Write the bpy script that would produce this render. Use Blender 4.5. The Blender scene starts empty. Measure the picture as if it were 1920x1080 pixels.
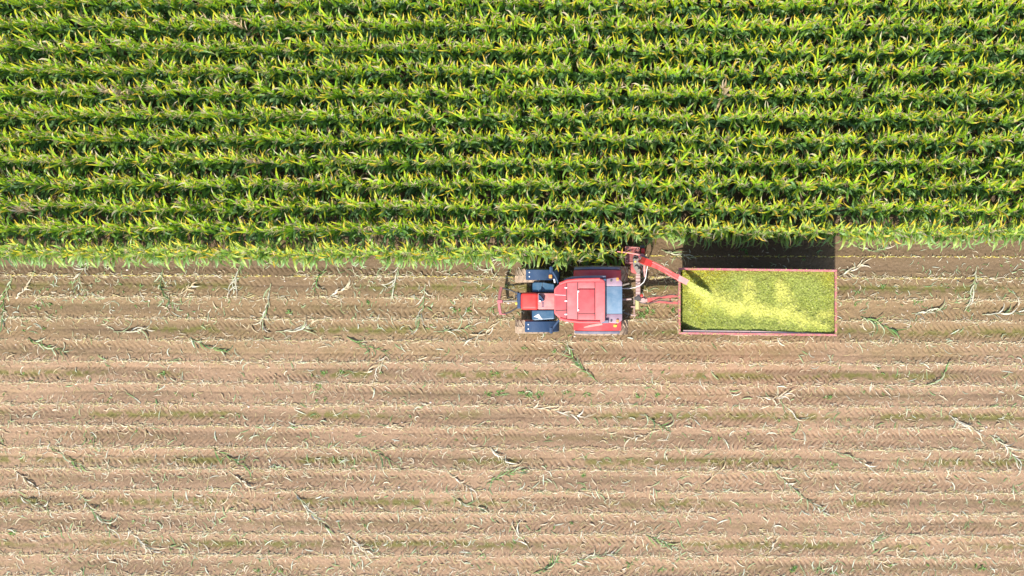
import bpy, bmesh, math, random
import numpy as np
from mathutils import Vector, Matrix
R = math.radians
random.seed(7)
rng = np.random.default_rng(7)
scene = bpy.context.scene
COL = scene.collection

# ------------------------------------------------------------------ camera, sky, sun, exposure
PPM = 53.6            # photo pixels per metre on the ground
H = 32.0              # flying height
NX, NY = 1240.0, 564.0    # photo pixel straight below the camera
CX = (NX - 960) / PPM
cam = bpy.data.cameras.new('camera'); cam_o = bpy.data.objects.new('camera', cam); COL.objects.link(cam_o)
cam_o.location = (CX, 0, H)
W = 1920 / PPM
cam.sensor_width = 36; cam.lens = 36 * H / W
cam.shift_x = -CX / W
cam.shift_y = ((NY - 540) / PPM) / W
cam.clip_end = 2000
scene.camera = cam_o

SUN_EL, SUN_AZ = R(51), R(192)      # azimuth clockwise from +Y (photo up)
world = bpy.data.worlds.new("World"); scene.world = world; world.use_nodes = True
wn = world.node_tree.nodes; wl = world.node_tree.links
sky = wn.new('ShaderNodeTexSky'); sky.sky_type = 'NISHITA'; sky.sun_disc = False
sky.sun_elevation = SUN_EL; sky.sun_rotation = SUN_AZ
wl.new(sky.outputs[0], wn['Background'].inputs[0]); wn['Background'].inputs[1].default_value = 0.15
sun = bpy.data.lights.new('sun', 'SUN'); sun.energy = 4.3; sun.angle = R(1.0); sun.color = (1.0, 0.95, 0.87)
sun_o = bpy.data.objects.new('sun', sun); COL.objects.link(sun_o)
sd = Vector((math.sin(SUN_AZ) * math.cos(SUN_EL), math.cos(SUN_AZ) * math.cos(SUN_EL), math.sin(SUN_EL)))
sun_o.rotation_euler = sd.to_track_quat('Z', 'Y').to_euler()
sun_o.location = (0, -20, 40)
scene.view_settings.view_transform = 'Standard'; scene.view_settings.look = 'None'
scene.view_settings.exposure = 0.85; scene.view_settings.gamma = 1

def P(px, py, z=0.0):
    k = (H - z) / (H * PPM)
    return Vector((CX + (px - NX) * k, (NY - py) * k, z))

# ------------------------------------------------------------------ materials
def mat(name, rough=0.6, metal=0.0):
    m = bpy.data.materials.new(name); m.use_nodes = True
    b = m.node_tree.nodes['Principled BSDF']
    b.inputs['Roughness'].default_value = rough; b.inputs['Metallic'].default_value = metal
    return m, m.node_tree.nodes, m.node_tree.links, b

def paint(name, col, dust=(0.42, 0.31, 0.21), amount=0.35, scale=3.0, rough=0.45, metal=0.0, spec=0.5):
    m, n, l, b = mat(name, rough, metal)
    tc = n.new('ShaderNodeTexCoord')
    a = n.new('ShaderNodeTexNoise'); a.inputs['Scale'].default_value = scale; a.inputs['Detail'].default_value = 8; a.inputs['Roughness'].default_value = 0.7
    l.new(tc.outputs['Object'], a.inputs['Vector'])
    r = n.new('ShaderNodeMapRange'); r.inputs[1].default_value = 0.42; r.inputs[2].default_value = 0.75
    r.inputs[3].default_value = amount * 0.35; r.inputs[4].default_value = amount * 1.6; r.clamp = True
    l.new(a.outputs['Fac'], r.inputs[0])
    mx = n.new('ShaderNodeMix'); mx.data_type = 'RGBA'
    mx.inputs[6].default_value = (*col, 1); mx.inputs[7].default_value = (*dust, 1)
    l.new(r.outputs[0], mx.inputs[0]); l.new(mx.outputs[2], b.inputs['Base Color'])
    r2 = n.new('ShaderNodeMapRange'); r2.inputs[3].default_value = rough; r2.inputs[4].default_value = min(1, rough + 0.4)
    l.new(a.outputs['Fac'], r2.inputs[0]); l.new(r2.outputs[0], b.inputs['Roughness'])
    b.inputs['Specular IOR Level'].default_value = spec
    bp = n.new('ShaderNodeBump'); bp.inputs['Strength'].default_value = 0.15; bp.inputs['Distance'].default_value = 0.01
    l.new(a.outputs['Fac'], bp.inputs['Height']); l.new(bp.outputs[0], b.inputs['Normal'])
    return m

M = {
 'roof_red': paint('faded_red_roof_paint', (0.62, 0.085, 0.085), (0.62, 0.24, 0.22), 0.45, 1.6, 0.5),
 'hatch_red': paint('red_hatch_paint', (0.50, 0.045, 0.05), (0.6, 0.2, 0.18), 0.22, 2.5, 0.45),
 'bright_red': paint('bright_red_paint', (0.62, 0.022, 0.018), (0.55, 0.12, 0.09), 0.25, 3, 0.35),
 'hood_red': paint('dusty_hood_paint', (0.50, 0.12, 0.12), (0.55, 0.30, 0.26), 0.6, 3, 0.5),
 'fender_red': paint('fender_paint', (0.60, 0.035, 0.04), (0.55, 0.20, 0.18), 0.3, 2.2, 0.4),
 'navy': paint('navy_paint', (0.010, 0.038, 0.095), (0.07, 0.11, 0.17), 0.3, 3, 0.4),
 'lip': paint('grey_blue_fender_edge', (0.09, 0.11, 0.17), (0.4, 0.33, 0.33), 0.35, 3, 0.5),
 'teal': paint('dusty_blue_panel', (0.012, 0.070, 0.135), (0.16, 0.22, 0.27), 0.25, 4, 0.22),
 'rear_panel': paint('dusty_blue_grey_panel', (0.06, 0.14, 0.22), (0.32, 0.36, 0.40), 0.32, 4, 0.35),
 'rear_panel_reflect': paint('painted_pink_reflection_panel', (0.25, 0.14, 0.18), (0.36, 0.30, 0.34), 0.45, 4, 0.35),  # pinkish reflection painted into the colour of the canopy ends
 'dark': paint('dark_steel', (0.03, 0.033, 0.04), (0.16, 0.13, 0.1), 0.3, 5, 0.5),
 'grey': paint('grey_steel', (0.16, 0.15, 0.14), (0.33, 0.27, 0.2), 0.5, 9, 0.5, 0.2),
 'galv': paint('pale_dusty_steel', (0.40, 0.34, 0.31), (0.45, 0.2, 0.17), 0.5, 6, 0.5),
 'white': paint('white_plastic', (0.75, 0.72, 0.70), (0.5, 0.42, 0.36), 0.2, 8, 0.4),
 'head_red': paint('weathered_dark_red_paint', (0.22, 0.045, 0.045), (0.26, 0.13, 0.11), 0.5, 7, 0.55),
 'spout_red': paint('worn_red_spout_paint', (0.56, 0.045, 0.035), (0.50, 0.15, 0.12), 0.5, 5, 0.4),
 'spout_pink': paint('scuffed_pink_flap_paint', (0.60, 0.20, 0.17), (0.62, 0.34, 0.3), 0.5, 6, 0.45),
 'trailer_red': paint('faded_trailer_paint', (0.40, 0.065, 0.08), (0.50, 0.26, 0.25), 0.5, 4, 0.5),
 'trailer_in': paint('inner_trailer_steel', (0.20, 0.10, 0.09), (0.30, 0.26, 0.2), 0.6, 5, 0.6),
 'draw_red': paint('drawbar_paint', (0.45, 0.04, 0.04), (0.32, 0.18, 0.15), 0.5, 9, 0.5),
 'orange': paint('orange_lens', (0.75, 0.24, 0.03), (0.6, 0.4, 0.2), 0.2, 8, 0.25),
 'yellow': paint('yellow_sticker', (0.75, 0.60, 0.03), (0.6, 0.5, 0.2), 0.15, 9, 0.4),
 'lime': paint('chaff_covered_yellow_paint', (0.42, 0.42, 0.16), (0.45, 0.38, 0.25), 0.4, 9, 0.6),
 'tyre': paint('muddy_tyre_rubber', (0.22, 0.16, 0.11), (0.46, 0.33, 0.22), 0.8, 5, 0.85),
 'hub': paint('rim_paint', (0.4, 0.03, 0.03), (0.4, 0.3, 0.2), 0.5, 5, 0.5),
}
def glass_mat():
    m, n, l, b = mat('tinted_cab_glass', 0.08)
    b.inputs['Base Color'].default_value = (0.02, 0.035, 0.045, 1); b.inputs['Alpha'].default_value = 0.8
    return m
M['glass'] = glass_mat()

def leafy(name, rough=0.5, trans=0.3, attr='Col', spec=0.4):
    m, n, l, b = mat(name, rough)
    at = n.new('ShaderNodeAttribute'); at.attribute_name = attr
    tc = n.new('ShaderNodeNewGeometry')
    a = n.new('ShaderNodeTexNoise'); a.inputs['Scale'].default_value = 14; a.inputs['Detail'].default_value = 3
    l.new(tc.outputs['Position'], a.inputs['Vector'])
    r = n.new('ShaderNodeMapRange'); r.inputs[1].default_value = 0.3; r.inputs[2].default_value = 0.7; r.inputs[3].default_value = 0.75; r.inputs[4].default_value = 1.25
    l.new(a.outputs['Fac'], r.inputs[0])
    h = n.new('ShaderNodeVectorMath'); h.operation = 'SCALE'
    l.new(at.outputs['Color'], h.inputs[0]); l.new(r.outputs[0], h.inputs['Scale'])
    l.new(h.outputs[0], b.inputs['Base Color']); b.inputs['Specular IOR Level'].default_value = spec
    if trans > 0:
        t = n.new('ShaderNodeBsdfTranslucent'); l.new(h.outputs[0], t.inputs[0])
        mx = n.new('ShaderNodeMixShader'); mx.inputs[0].default_value = trans
        l.new(b.outputs[0], mx.inputs[1]); l.new(t.outputs[0], mx.inputs[2]); l.new(mx.outputs[0], n['Material Output'].inputs[0])
    return m
M['leaf'] = leafy('maize_leaf', 0.42, 0.4)
M['straw'] = leafy('dry_straw', 0.7, 0.15)
M['chaff'] = leafy('chopped_maize', 0.75, 0.15, spec=0.25)

# ------------------------------------------------------------------ helpers
def tag(o, label=None, cat=None, group=None, kind=None):
    if label: o['label'] = label
    if cat: o['category'] = cat
    if group: o['group'] = group
    if kind: o['kind'] = kind
    return o

def thing(name, label, cat, loc, group=None):
    o = bpy.data.objects.new(name, None); COL.objects.link(o); o.location = loc; o.empty_display_size = 0.3
    return tag(o, label, cat, group)

def root_of(o):
    while o.parent: o = o.parent
    return o

def build(name, bm, m, parent=None, smooth=False, label=None):
    """vertices are authored in world space; children sit at their thing's origin"""
    if parent is not None:
        loc = root_of(parent).location
        bmesh.ops.translate(bm, verts=bm.verts, vec=-Vector(loc))
    bmesh.ops.recalc_face_normals(bm, faces=bm.faces)
    me = bpy.data.meshes.new(name); bm.to_mesh(me); bm.free()
    if smooth:
        me.polygons.foreach_set('use_smooth', [True] * len(me.polygons))
        me.set_sharp_from_angle(angle=R(35))
    me.materials.append(M[m] if isinstance(m, str) else m)
    o = bpy.data.objects.new(name, me); COL.objects.link(o)
    if parent is not None: o.parent = parent
    if label: o['label'] = label
    return o

def npmesh(name, v, f, m, col=None, parent=None, smooth=False):
    me = bpy.data.meshes.new(name)
    v = np.asarray(v, dtype=np.float32); f = np.asarray(f, dtype=np.int32)
    me.vertices.add(len(v)); me.vertices.foreach_set('co', v.ravel())
    me.loops.add(f.size); me.loops.foreach_set('vertex_index', f.ravel())
    me.polygons.add(len(f)); me.polygons.foreach_set('loop_start', np.arange(0, f.size, f.shape[1], dtype=np.int32))
    if smooth: me.polygons.foreach_set('use_smooth', np.ones(len(f), dtype=bool))
    me.update(calc_edges=True)
    if col is not None:
        c = np.ones((len(v), 4), dtype=np.float32); c[:, :3] = col
        a = me.attributes.new('Col', 'FLOAT_COLOR', 'POINT'); a.data.foreach_set('color', c.ravel())
    me.materials.append(m)
    if name is None: return me
    o = bpy.data.objects.new(name, me); COL.objects.link(o)
    if parent is not None: o.parent = parent
    return o

def prism(bm, pts, z0, z1, bevel=0.0, inset=0.0, seg=2, ztop=None):
    """pts: photo px outline of the top face (seen at height z1)"""
    tmp = bmesh.new()
    w = [P(x, y, z1) for x, y in pts]
    c = sum(w, Vector()) / len(w)
    top = [tmp.verts.new(((p.x - c.x) * (1 - inset) + c.x, (p.y - c.y) * (1 - inset) + c.y, z1 + (ztop(p, c) if ztop else 0))) for p in w]
    bot = [tmp.verts.new((p.x, p.y, z0)) for p in w]
    n = len(w)
    tmp.faces.new(top); tmp.faces.new(bot[::-1])
    for i in range(n):
        tmp.faces.new((top[i], bot[i], bot[(i + 1) % n], top[(i + 1) % n]))
    if bevel > 0:
        tmp.edges.ensure_lookup_table()
        ed = [e for e in tmp.edges if all(v.co.z > z1 - 0.2 * (z1 - z0) for v in e.verts) or abs(e.verts[0].co.z - e.verts[1].co.z) > 0.5 * (z1 - z0)]
        bmesh.ops.bevel(tmp, geom=ed, offset=bevel, segments=seg, affect='EDGES', profile=0.5)
    merge(bm, tmp)

def merge(bm, tmp):
    me = bpy.data.meshes.new('tmp'); tmp.to_mesh(me); tmp.free(); bm.from_mesh(me); bpy.data.meshes.remove(me)

def pbox(bm, x0, x1, y0, y1, z0, z1, bevel=0.0, seg=2):
    prism(bm, [(x0, y0), (x1, y0), (x1, y1), (x0, y1)], z0, z1, bevel, seg=seg)

def wbox(bm, c, s, bevel=0.0, rot=None):
    tmp = bmesh.new(); bmesh.ops.create_cube(tmp, size=1)
    for v in tmp.verts: v.co = Vector((v.co.x * s[0], v.co.y * s[1], v.co.z * s[2]))
    if bevel > 0: bmesh.ops.bevel(tmp, geom=tmp.edges[:], offset=bevel, segments=2, affect='EDGES')
    if rot is not None: bmesh.ops.rotate(tmp, cent=(0, 0, 0), matrix=rot, verts=tmp.verts)
    bmesh.ops.translate(tmp, verts=tmp.verts, vec=Vector(c)); merge(bm, tmp)

def tube(bm, pts, r, n=8, rect=None):
    """tube along world points; rect=(w,h) makes a box section"""
    pts = [Vector(p) for p in pts]; rs = r if isinstance(r, (list, tuple)) else [r] * len(pts)
    rings = []
    for i, p in enumerate(pts):
        d = (pts[min(i + 1, len(pts) - 1)] - pts[max(i - 1, 0)]).normalized()
        side = d.cross(Vector((0, 0, 1)))
        if side.length < 1e-3: side = Vector((1, 0, 0))
        side.normalize(); up = side.cross(d).normalized()
        if rect:
            k = rs[i]; ring = [p + side * (sx * rect[0] * k / 2) + up * (sz * rect[1] * k / 2) for sx, sz in ((-1, -1), (1, -1), (1, 1), (-1, 1))]
        else:
            ring = [p + side * math.cos(2 * math.pi * j / n) * rs[i] + up * math.sin(2 * math.pi * j / n) * rs[i] for j in range(n)]
        rings.append([bm.verts.new(q) for q in ring])
    m = len(rings[0])
    for a, b in zip(rings, rings[1:]):
        for j in range(m): bm.faces.new((a[j], a[(j + 1) % m], b[(j + 1) % m], b[j]))
    bm.faces.new(rings[0][::-1]); bm.faces.new(rings[-1])

def cyl(bm, c, r, h, n=20, axis='Z', r2=None):
    tmp = bmesh.new(); bmesh.ops.create_cone(tmp, cap_ends=True, segments=n, radius1=r, radius2=r if r2 is None else r2, depth=h)
    if axis == 'Y': bmesh.ops.rotate(tmp, cent=(0, 0, 0), matrix=Matrix.Rotation(R(90), 3, 'X'), verts=tmp.verts)
    if axis == 'X': bmesh.ops.rotate(tmp, cent=(0, 0, 0), matrix=Matrix.Rotation(R(90), 3, 'Y'), verts=tmp.verts)
    bmesh.ops.translate(tmp, verts=tmp.verts, vec=Vector(c)); merge(bm, tmp)

def lathe_y(bm, c, prof, n=36):
    """prof: (radius, y) pairs closed into a ring around the Y axis"""
    rings = []
    for i in range(n):
        a = 2 * math.pi * i / n
        rings.append([bm.verts.new((c[0] + r * math.cos(a), c[1] + y, c[2] + r * math.sin(a))) for r, y in prof])
    for i in range(n):
        A, B = rings[i], rings[(i + 1) % n]
        for j in range(len(prof)):
            k = (j + 1) % len(prof); bm.faces.new((A[j], A[k], B[k], B[j]))

def wheel(parent, c, r, w, lugs=20, steer=0.0):
    lug_h = 0.035
    hb = bmesh.new(); cyl(hb, c, r * 0.2, w * 0.8, 16, 'Y')
    hub = build('wheel', hb, 'hub', parent)
    t = bmesh.new()
    hw = w / 2; ro = r - lug_h
    lathe_y(t, c, [(ro, -hw * 0.55), (ro, hw * 0.55), (ro - 0.03, hw * 0.9), (ro - 0.1, hw), (r * 0.6, hw * 0.85), (r * 0.55, hw * 0.6), (r * 0.55, -hw * 0.6), (r * 0.6, -hw * 0.85), (ro - 0.1, -hw), (ro - 0.03, -hw * 0.9)])
    for i in range(lugs):
        for s in (-1, 1):
            a = 2 * math.pi * (i + (0.5 if s > 0 else 0)) / lugs
            b = a + s * 0 + 0.9 * (2 * math.pi / lugs)
            p0 = Vector((math.cos(a) * ro, s * hw * 0.02, math.sin(a) * ro)); p1 = Vector((math.cos(b) * (ro - 0.01), s * hw * 0.97, math.sin(b) * (ro - 0.01)))
            q0 = []; th = 0.045
            for p, ang in ((p0, a), (p1, b)):
                rad = Vector((math.cos(ang), 0, math.sin(ang))); tan = Vector((-math.sin(ang), 0, math.cos(ang)))
                q0.append([p + tan * th * u + rad * v for u, v in ((-0.5, -0.02), (0.5, -0.02), (0.4, lug_h), (-0.4, lug_h))])
            va = [t.verts.new(q + Vector(c)) for q in q0[0]]; vb = [t.verts.new(q + Vector(c)) for q in q0[1]]
            for j in range(4): t.faces.new((va[j], va[(j + 1) % 4], vb[(j + 1) % 4], vb[j]))
            t.faces.new(va[::-1]); t.faces.new(vb)
    tyre = build('tyre', t, 'tyre', hub, smooth=True)
    rb = bmesh.new()
    for s in (-1, 1): cyl(rb, (c[0], c[1] + s * hw * 0.35, c[2]), r * 0.56, 0.03, 32, 'Y')
    rim = build('rim', rb, 'hub', hub)
    if steer:
        pass
    return hub

# ------------------------------------------------------------------ noise
def vnoise(x, y, s, seed):
    g = np.random.default_rng(seed).random((256, 256)).astype(np.float32)
    u = x / s + 1000.37; v = y / s + 1000.71
    iu = np.floor(u).astype(int); iv = np.floor(v).astype(int); fu = u - iu; fv = v - iv
    fu = fu * fu * (3 - 2 * fu); fv = fv * fv * (3 - 2 * fv)
    a = g[iu % 256, iv % 256]; b = g[(iu + 1) % 256, iv % 256]; c = g[iu % 256, (iv + 1) % 256]; d = g[(iu + 1) % 256, (iv + 1) % 256]
    return (a * (1 - fu) + b * fu) * (1 - fv) + (c * (1 - fu) + d * fu) * fv
def fbm(x, y, s, seed, o=3):
    t = 0; w = 0
    for i in range(o):
        t = t + vnoise(x, y, s / 2 ** i, seed + i * 17) / 1.7 ** i; w += 1 / 1.7 ** i
    return t / w

# ------------------------------------------------------------------ soil
ROW = 40.2 / PPM
Y0 = (NY - 479.0) / PPM          # ground line of the standing edge row
def slope(x): return -0.0035 * x   # the rows run a touch downhill to the right
def rowpos(x, y):
    return (Y0 + slope(x) - y) / ROW       # 0 on edge row, 1,2.. on the cut rows
rowrnd = np.random.default_rng(3).random((64, 8))
def soil_height(x, y):
    u = rowpos(x, y) + (vnoise(x, y * 0.1, 2.5, 5) - 0.5) * 0.10 + (vnoise(x, y, 0.4, 6) - 0.5) * 0.07
    k = np.clip(np.floor(u).astype(int) + 30, 0, 63); f = u - np.floor(u)
    h = 0.014 * np.cos(2 * np.pi * u)
    # step just below the row and furrow in the middle, uneven row by row
    h += -0.014 * np.exp(-((f - 0.30 - 0.35 * rowrnd[k, 0]) / 0.05) ** 2) * (0.4 + rowrnd[k, 1])
    cut = np.clip((u - 0.35) * 3, 0, 1)
    # lug prints of the tyres: two opposed slants each side of a middle line
    d = f - 0.5
    sl = np.where(rowrnd[k, 2] > 0.5, 1, -1)
    per = 0.185 + 0.04 * (rowrnd[k, 3] - .5)
    ph = (x + sl * np.abs(d) * ROW * 0.75) / per + rowrnd[k, 4] * 5 + (vnoise(x, y, 0.5, 11) - 0.5) * 0.75
    t = ph - np.floor(ph)
    groove = np.exp(-((t - 0.5) / 0.14) ** 2)
    band = np.exp(-((np.abs(d) - 0.20) / 0.15) ** 4)
    msk = np.clip((vnoise(x * 0.35, y * 2.0, 0.8, 21) - 0.28) * 2.6, 0, 1)
    h += -0.052 * groove * band * msk * cut
    # fine chain-like prints close to the rows
    t2 = x / 0.075; band2 = np.exp(-((f - 0.12) / 0.035) ** 2) + np.exp(-((f - 0.88) / 0.03) ** 2)
    h += -0.008 * (0.5 + 0.5 * np.cos(2 * np.pi * t2)) * band2 * cut
    h += 0.040 * (fbm(x, y, 0.22, 31, 3) - 0.5) + 0.02 * (vnoise(x, y, 0.055, 41) - 0.5)
    fade = np.exp(-np.clip(np.abs(x) - 21, 0, 1e9) / 3) * np.exp(-np.clip(np.abs(y) - 16, 0, 1e9) / 3)
    return h * fade

def axis_pts(lo, hi, step, far):
    core = np.arange(lo, hi, step)
    left = [lo - d for d in (far, far / 2, far / 5, far / 12, 8, 3, 1.2, .5, .2)]
    right = [core[-1] + d for d in (.2, .5, 1.2, 3, 8, far / 12, far / 5, far / 2, far)]
    return np.concatenate([left, core, right])
xs = axis_pts(-18.6, 18.6, 0.026, 500)
ya = np.arange(-10.6, 2.4, 0.026); yb = np.arange(2.45, 13.5, 0.12)
ys = np.concatenate([[-10.6 - d for d in (500, 250, 100, 40, 15, 6, 2, .8, .3)], ya, yb, [13.5 + d for d in (.3, .8, 2, 6, 15, 40, 100, 250, 500)]])
XX, YY = np.meshgrid(xs, ys)
ZZ = soil_height(XX, YY)
nx, ny = len(xs), len(ys)
V = np.stack([XX.ravel(), YY.ravel(), ZZ.ravel()], 1)
idx = np.arange(nx * ny).reshape(ny, nx)
F = np.stack([idx[:-1, :-1].ravel(), idx[:-1, 1:].ravel(), idx[1:, 1:].ravel(), idx[1:, :-1].ravel()], 1)
def lerp(a, b, t): return a + (b - a) * t[..., None]
def sm(a, b, v):
    t = np.clip((v - a) / (b - a), 0, 1); return t * t * (3 - 2 * t)
U = rowpos(XX, YY); fr = U - np.floor(U); kk = np.clip(np.floor(U).astype(int) + 30, 0, 63)
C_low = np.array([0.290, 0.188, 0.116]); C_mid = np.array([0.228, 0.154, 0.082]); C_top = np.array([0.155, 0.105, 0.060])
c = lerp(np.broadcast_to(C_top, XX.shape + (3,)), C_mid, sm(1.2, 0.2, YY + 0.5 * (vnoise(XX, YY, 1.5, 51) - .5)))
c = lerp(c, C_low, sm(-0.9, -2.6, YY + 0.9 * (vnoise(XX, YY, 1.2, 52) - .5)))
c = lerp(c, np.array([0.10, 0.068, 0.042]), sm(1.9, 2.5, YY))      # shade beneath the standing crop, painted into the soil colour
rowtone = 0.9 + 0.2 * vnoise(XX * 0.18, U * 1.9, 1.0, 53)
c = c * rowtone[..., None]
# patchy darker earth along the middle of the furrow, green algae film along some furrows
furrow_dark = np.exp(-((fr - 0.50) / 0.22) ** 2) * sm(0.2, 0.65, vnoise(XX * 0.25, kk * 3.1, 1.0, 54))
c = lerp(c, np.array([0.150, 0.102, 0.062]), furrow_dark * 0.7)
moss = np.exp(-((fr - 0.42 - 0.2 * rowrnd[kk, 5]) / 0.17) ** 2) * sm(0.30, 0.62, fbm(XX * 0.35, kk * 5.3 + YY * 1.2, 0.9, 55, 2)) * (0.25 + 0.85 * (kk % 2))
moss = moss * sm(1.6, 0.4, YY) * sm(0.25, 0.65, fbm(XX, YY, 0.14, 57, 3)) * 1.25
c = lerp(c, np.array([0.125, 0.12, 0.030]), np.clip(moss * 0.75, 0, 0.8))
# pale weathered crust at the row lines
crust = np.exp(-(np.minimum(fr, 1 - fr) / 0.13) ** 2)
c = lerp(c, np.array([0.30, 0.20, 0.13]), crust * 0.3 * sm(0.9, -0.5, YY))
m, n, l, b = mat('field_soil', 0.95); M['soil'] = m
b.inputs['Specular IOR Level'].default_value = 0.15
at = n.new('ShaderNodeAttribute'); at.attribute_name = 'Col'
ge = n.new('ShaderNodeNewGeometry')
n1 = n.new('ShaderNodeTexNoise'); n1.inputs['Scale'].default_value = 22; n1.inputs['Detail'].default_value = 8; n1.inputs['Roughness'].default_value = 0.75
n2 = n.new('ShaderNodeTexVoronoi'); n2.inputs['Scale'].default_value = 16
l.new(ge.outputs['Position'], n1.inputs['Vector']); l.new(ge.outputs['Position'], n2.inputs['Vector'])
r = n.new('ShaderNodeMapRange'); r.inputs[1].default_value = 0.3; r.inputs[2].default_value = 0.7; r.inputs[3].default_value = 0.68; r.inputs[4].default_value = 1.28
l.new(n1.outputs['Fac'], r.inputs[0])
sc = n.new('ShaderNodeVectorMath'); sc.operation = 'SCALE'; l.new(at.outputs['Color'], sc.inputs[0]); l.new(r.outputs[0], sc.inputs['Scale'])
# small pale crumbs
cr = n.new('ShaderNodeMapRange'); cr.inputs[1].default_value = 0.10; cr.inputs[2].default_value = 0.16; cr.inputs[3].default_value = 1; cr.inputs[4].default_value = 0
l.new(n2.outputs['Distance'], cr.inputs[0])
sx = n.new('ShaderNodeSeparateColor'); l.new(n2.outputs['Color'], sx.inputs[0])
gt = n.new('ShaderNodeMath'); gt.operation = 'GREATER_THAN'; gt.inputs[1].default_value = 0.86; l.new(sx.outputs[0], gt.inputs[0])
mu = n.new('ShaderNodeMath'); mu.operation = 'MULTIPLY'; l.new(cr.outputs[0], mu.inputs[0]); l.new(gt.outputs[0], mu.inputs[1])
mx = n.new('ShaderNodeMix'); mx.data_type = 'RGBA'; mx.inputs[7].default_value = (0.62, 0.5, 0.38, 1)
l.new(mu.outputs[0], mx.inputs[0]); l.new(sc.outputs[0], mx.inputs[6]); l.new(mx.outputs[2], b.inputs['Base Color'])
bp = n.new('ShaderNodeBump'); bp.inputs['Strength'].default_value = 0.9; bp.inputs['Distance'].default_value = 0.02
l.new(n1.outputs['Fac'], bp.inputs['Height']); l.new(bp.outputs[0], b.inputs['Normal'])
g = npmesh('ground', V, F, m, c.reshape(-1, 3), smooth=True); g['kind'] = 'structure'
del XX, YY, ZZ, V, F, c, U, fr, kk

def gz(x, y):
    return float(soil_height(np.array([x], dtype=float), np.array([y], dtype=float))[0])

# ------------------------------------------------------------------ maize
def leaf_strip(base, az, L, Wd, th0, th1, seg, rnd, col0, col1, tipc, tip_at, curl=0.0):
    s = np.linspace(0, 1, seg + 1)
    th = th0 + (th1 - th0) * s ** 1.15
    ds = L / seg
    r_ = np.concatenate([[0], np.cumsum(np.cos((th[:-1] + th[1:]) / 2) * ds)])
    z_ = np.concatenate([[0], np.cumsum(np.sin((th[:-1] + th[1:]) / 2) * ds)])
    a = az + curl * s ** 2
    cx = base[0] + r_ * np.cos(a); cy = base[1] + r_ * np.sin(a); cz = base[2] + z_
    w = Wd * 0.5 * np.minimum(1, 0.45 + s * 3.2) * np.clip(1 - s ** 2.4, 0.02, 1)
    tw = rnd.uniform(-0.5, 0.5) + rnd.uniform(-0.9, 0.9) * s
    px_, py_ = -np.sin(a) * np.cos(tw), np.cos(a) * np.cos(tw); pz = np.sin(tw)
    fold = 0.35 * w
    wob = rnd.normal(0, 0.012, seg + 1)
    vs = np.empty((seg + 1, 3, 3))
    for j, sg in enumerate((-1, 0, 1)):
        vs[:, j, 0] = cx + sg * w * px_; vs[:, j, 1] = cy + sg * w * py_
        vs[:, j, 2] = cz + sg * w * pz + (fold if sg else 0) + sg * wob
    t = np.clip((s - tip_at) / 0.22, 0, 1)[:, None]
    base_c = col0 + (col1 - col0) * s[:, None]
    cc = base_c * (1 - t) + tipc * t
    cols = np.repeat(cc[:, None, :], 3, 1)
    cols[:, 1, :] = cols[:, 1, :] * 1.0 + 0.04 * np.array([1, 1, .4])     # pale midrib
    f = []
    for i in range(seg):
        for j in range(2):
            q = i * 3 + j; f.append((q, q + 1, q + 4, q + 3))
    return vs.reshape(-1, 3), np.array(f), cols.reshape(-1, 3)

GREENS = [np.array(q) for q in ((0.19, 0.36, 0.010), (0.25, 0.42, 0.010), (0.34, 0.46, 0.012), (0.13, 0.30, 0.014))]
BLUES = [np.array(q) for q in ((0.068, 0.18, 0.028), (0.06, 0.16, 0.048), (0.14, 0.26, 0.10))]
YEL = [np.array(q) for q in ((0.60, 0.50, 0.02), (0.48, 0.50, 0.02), (0.66, 0.44, 0.04))]
TAN = [np.array(q) for q in ((0.52, 0.38, 0.22), (0.42, 0.28, 0.14), (0.60, 0.47, 0.34))]

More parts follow.
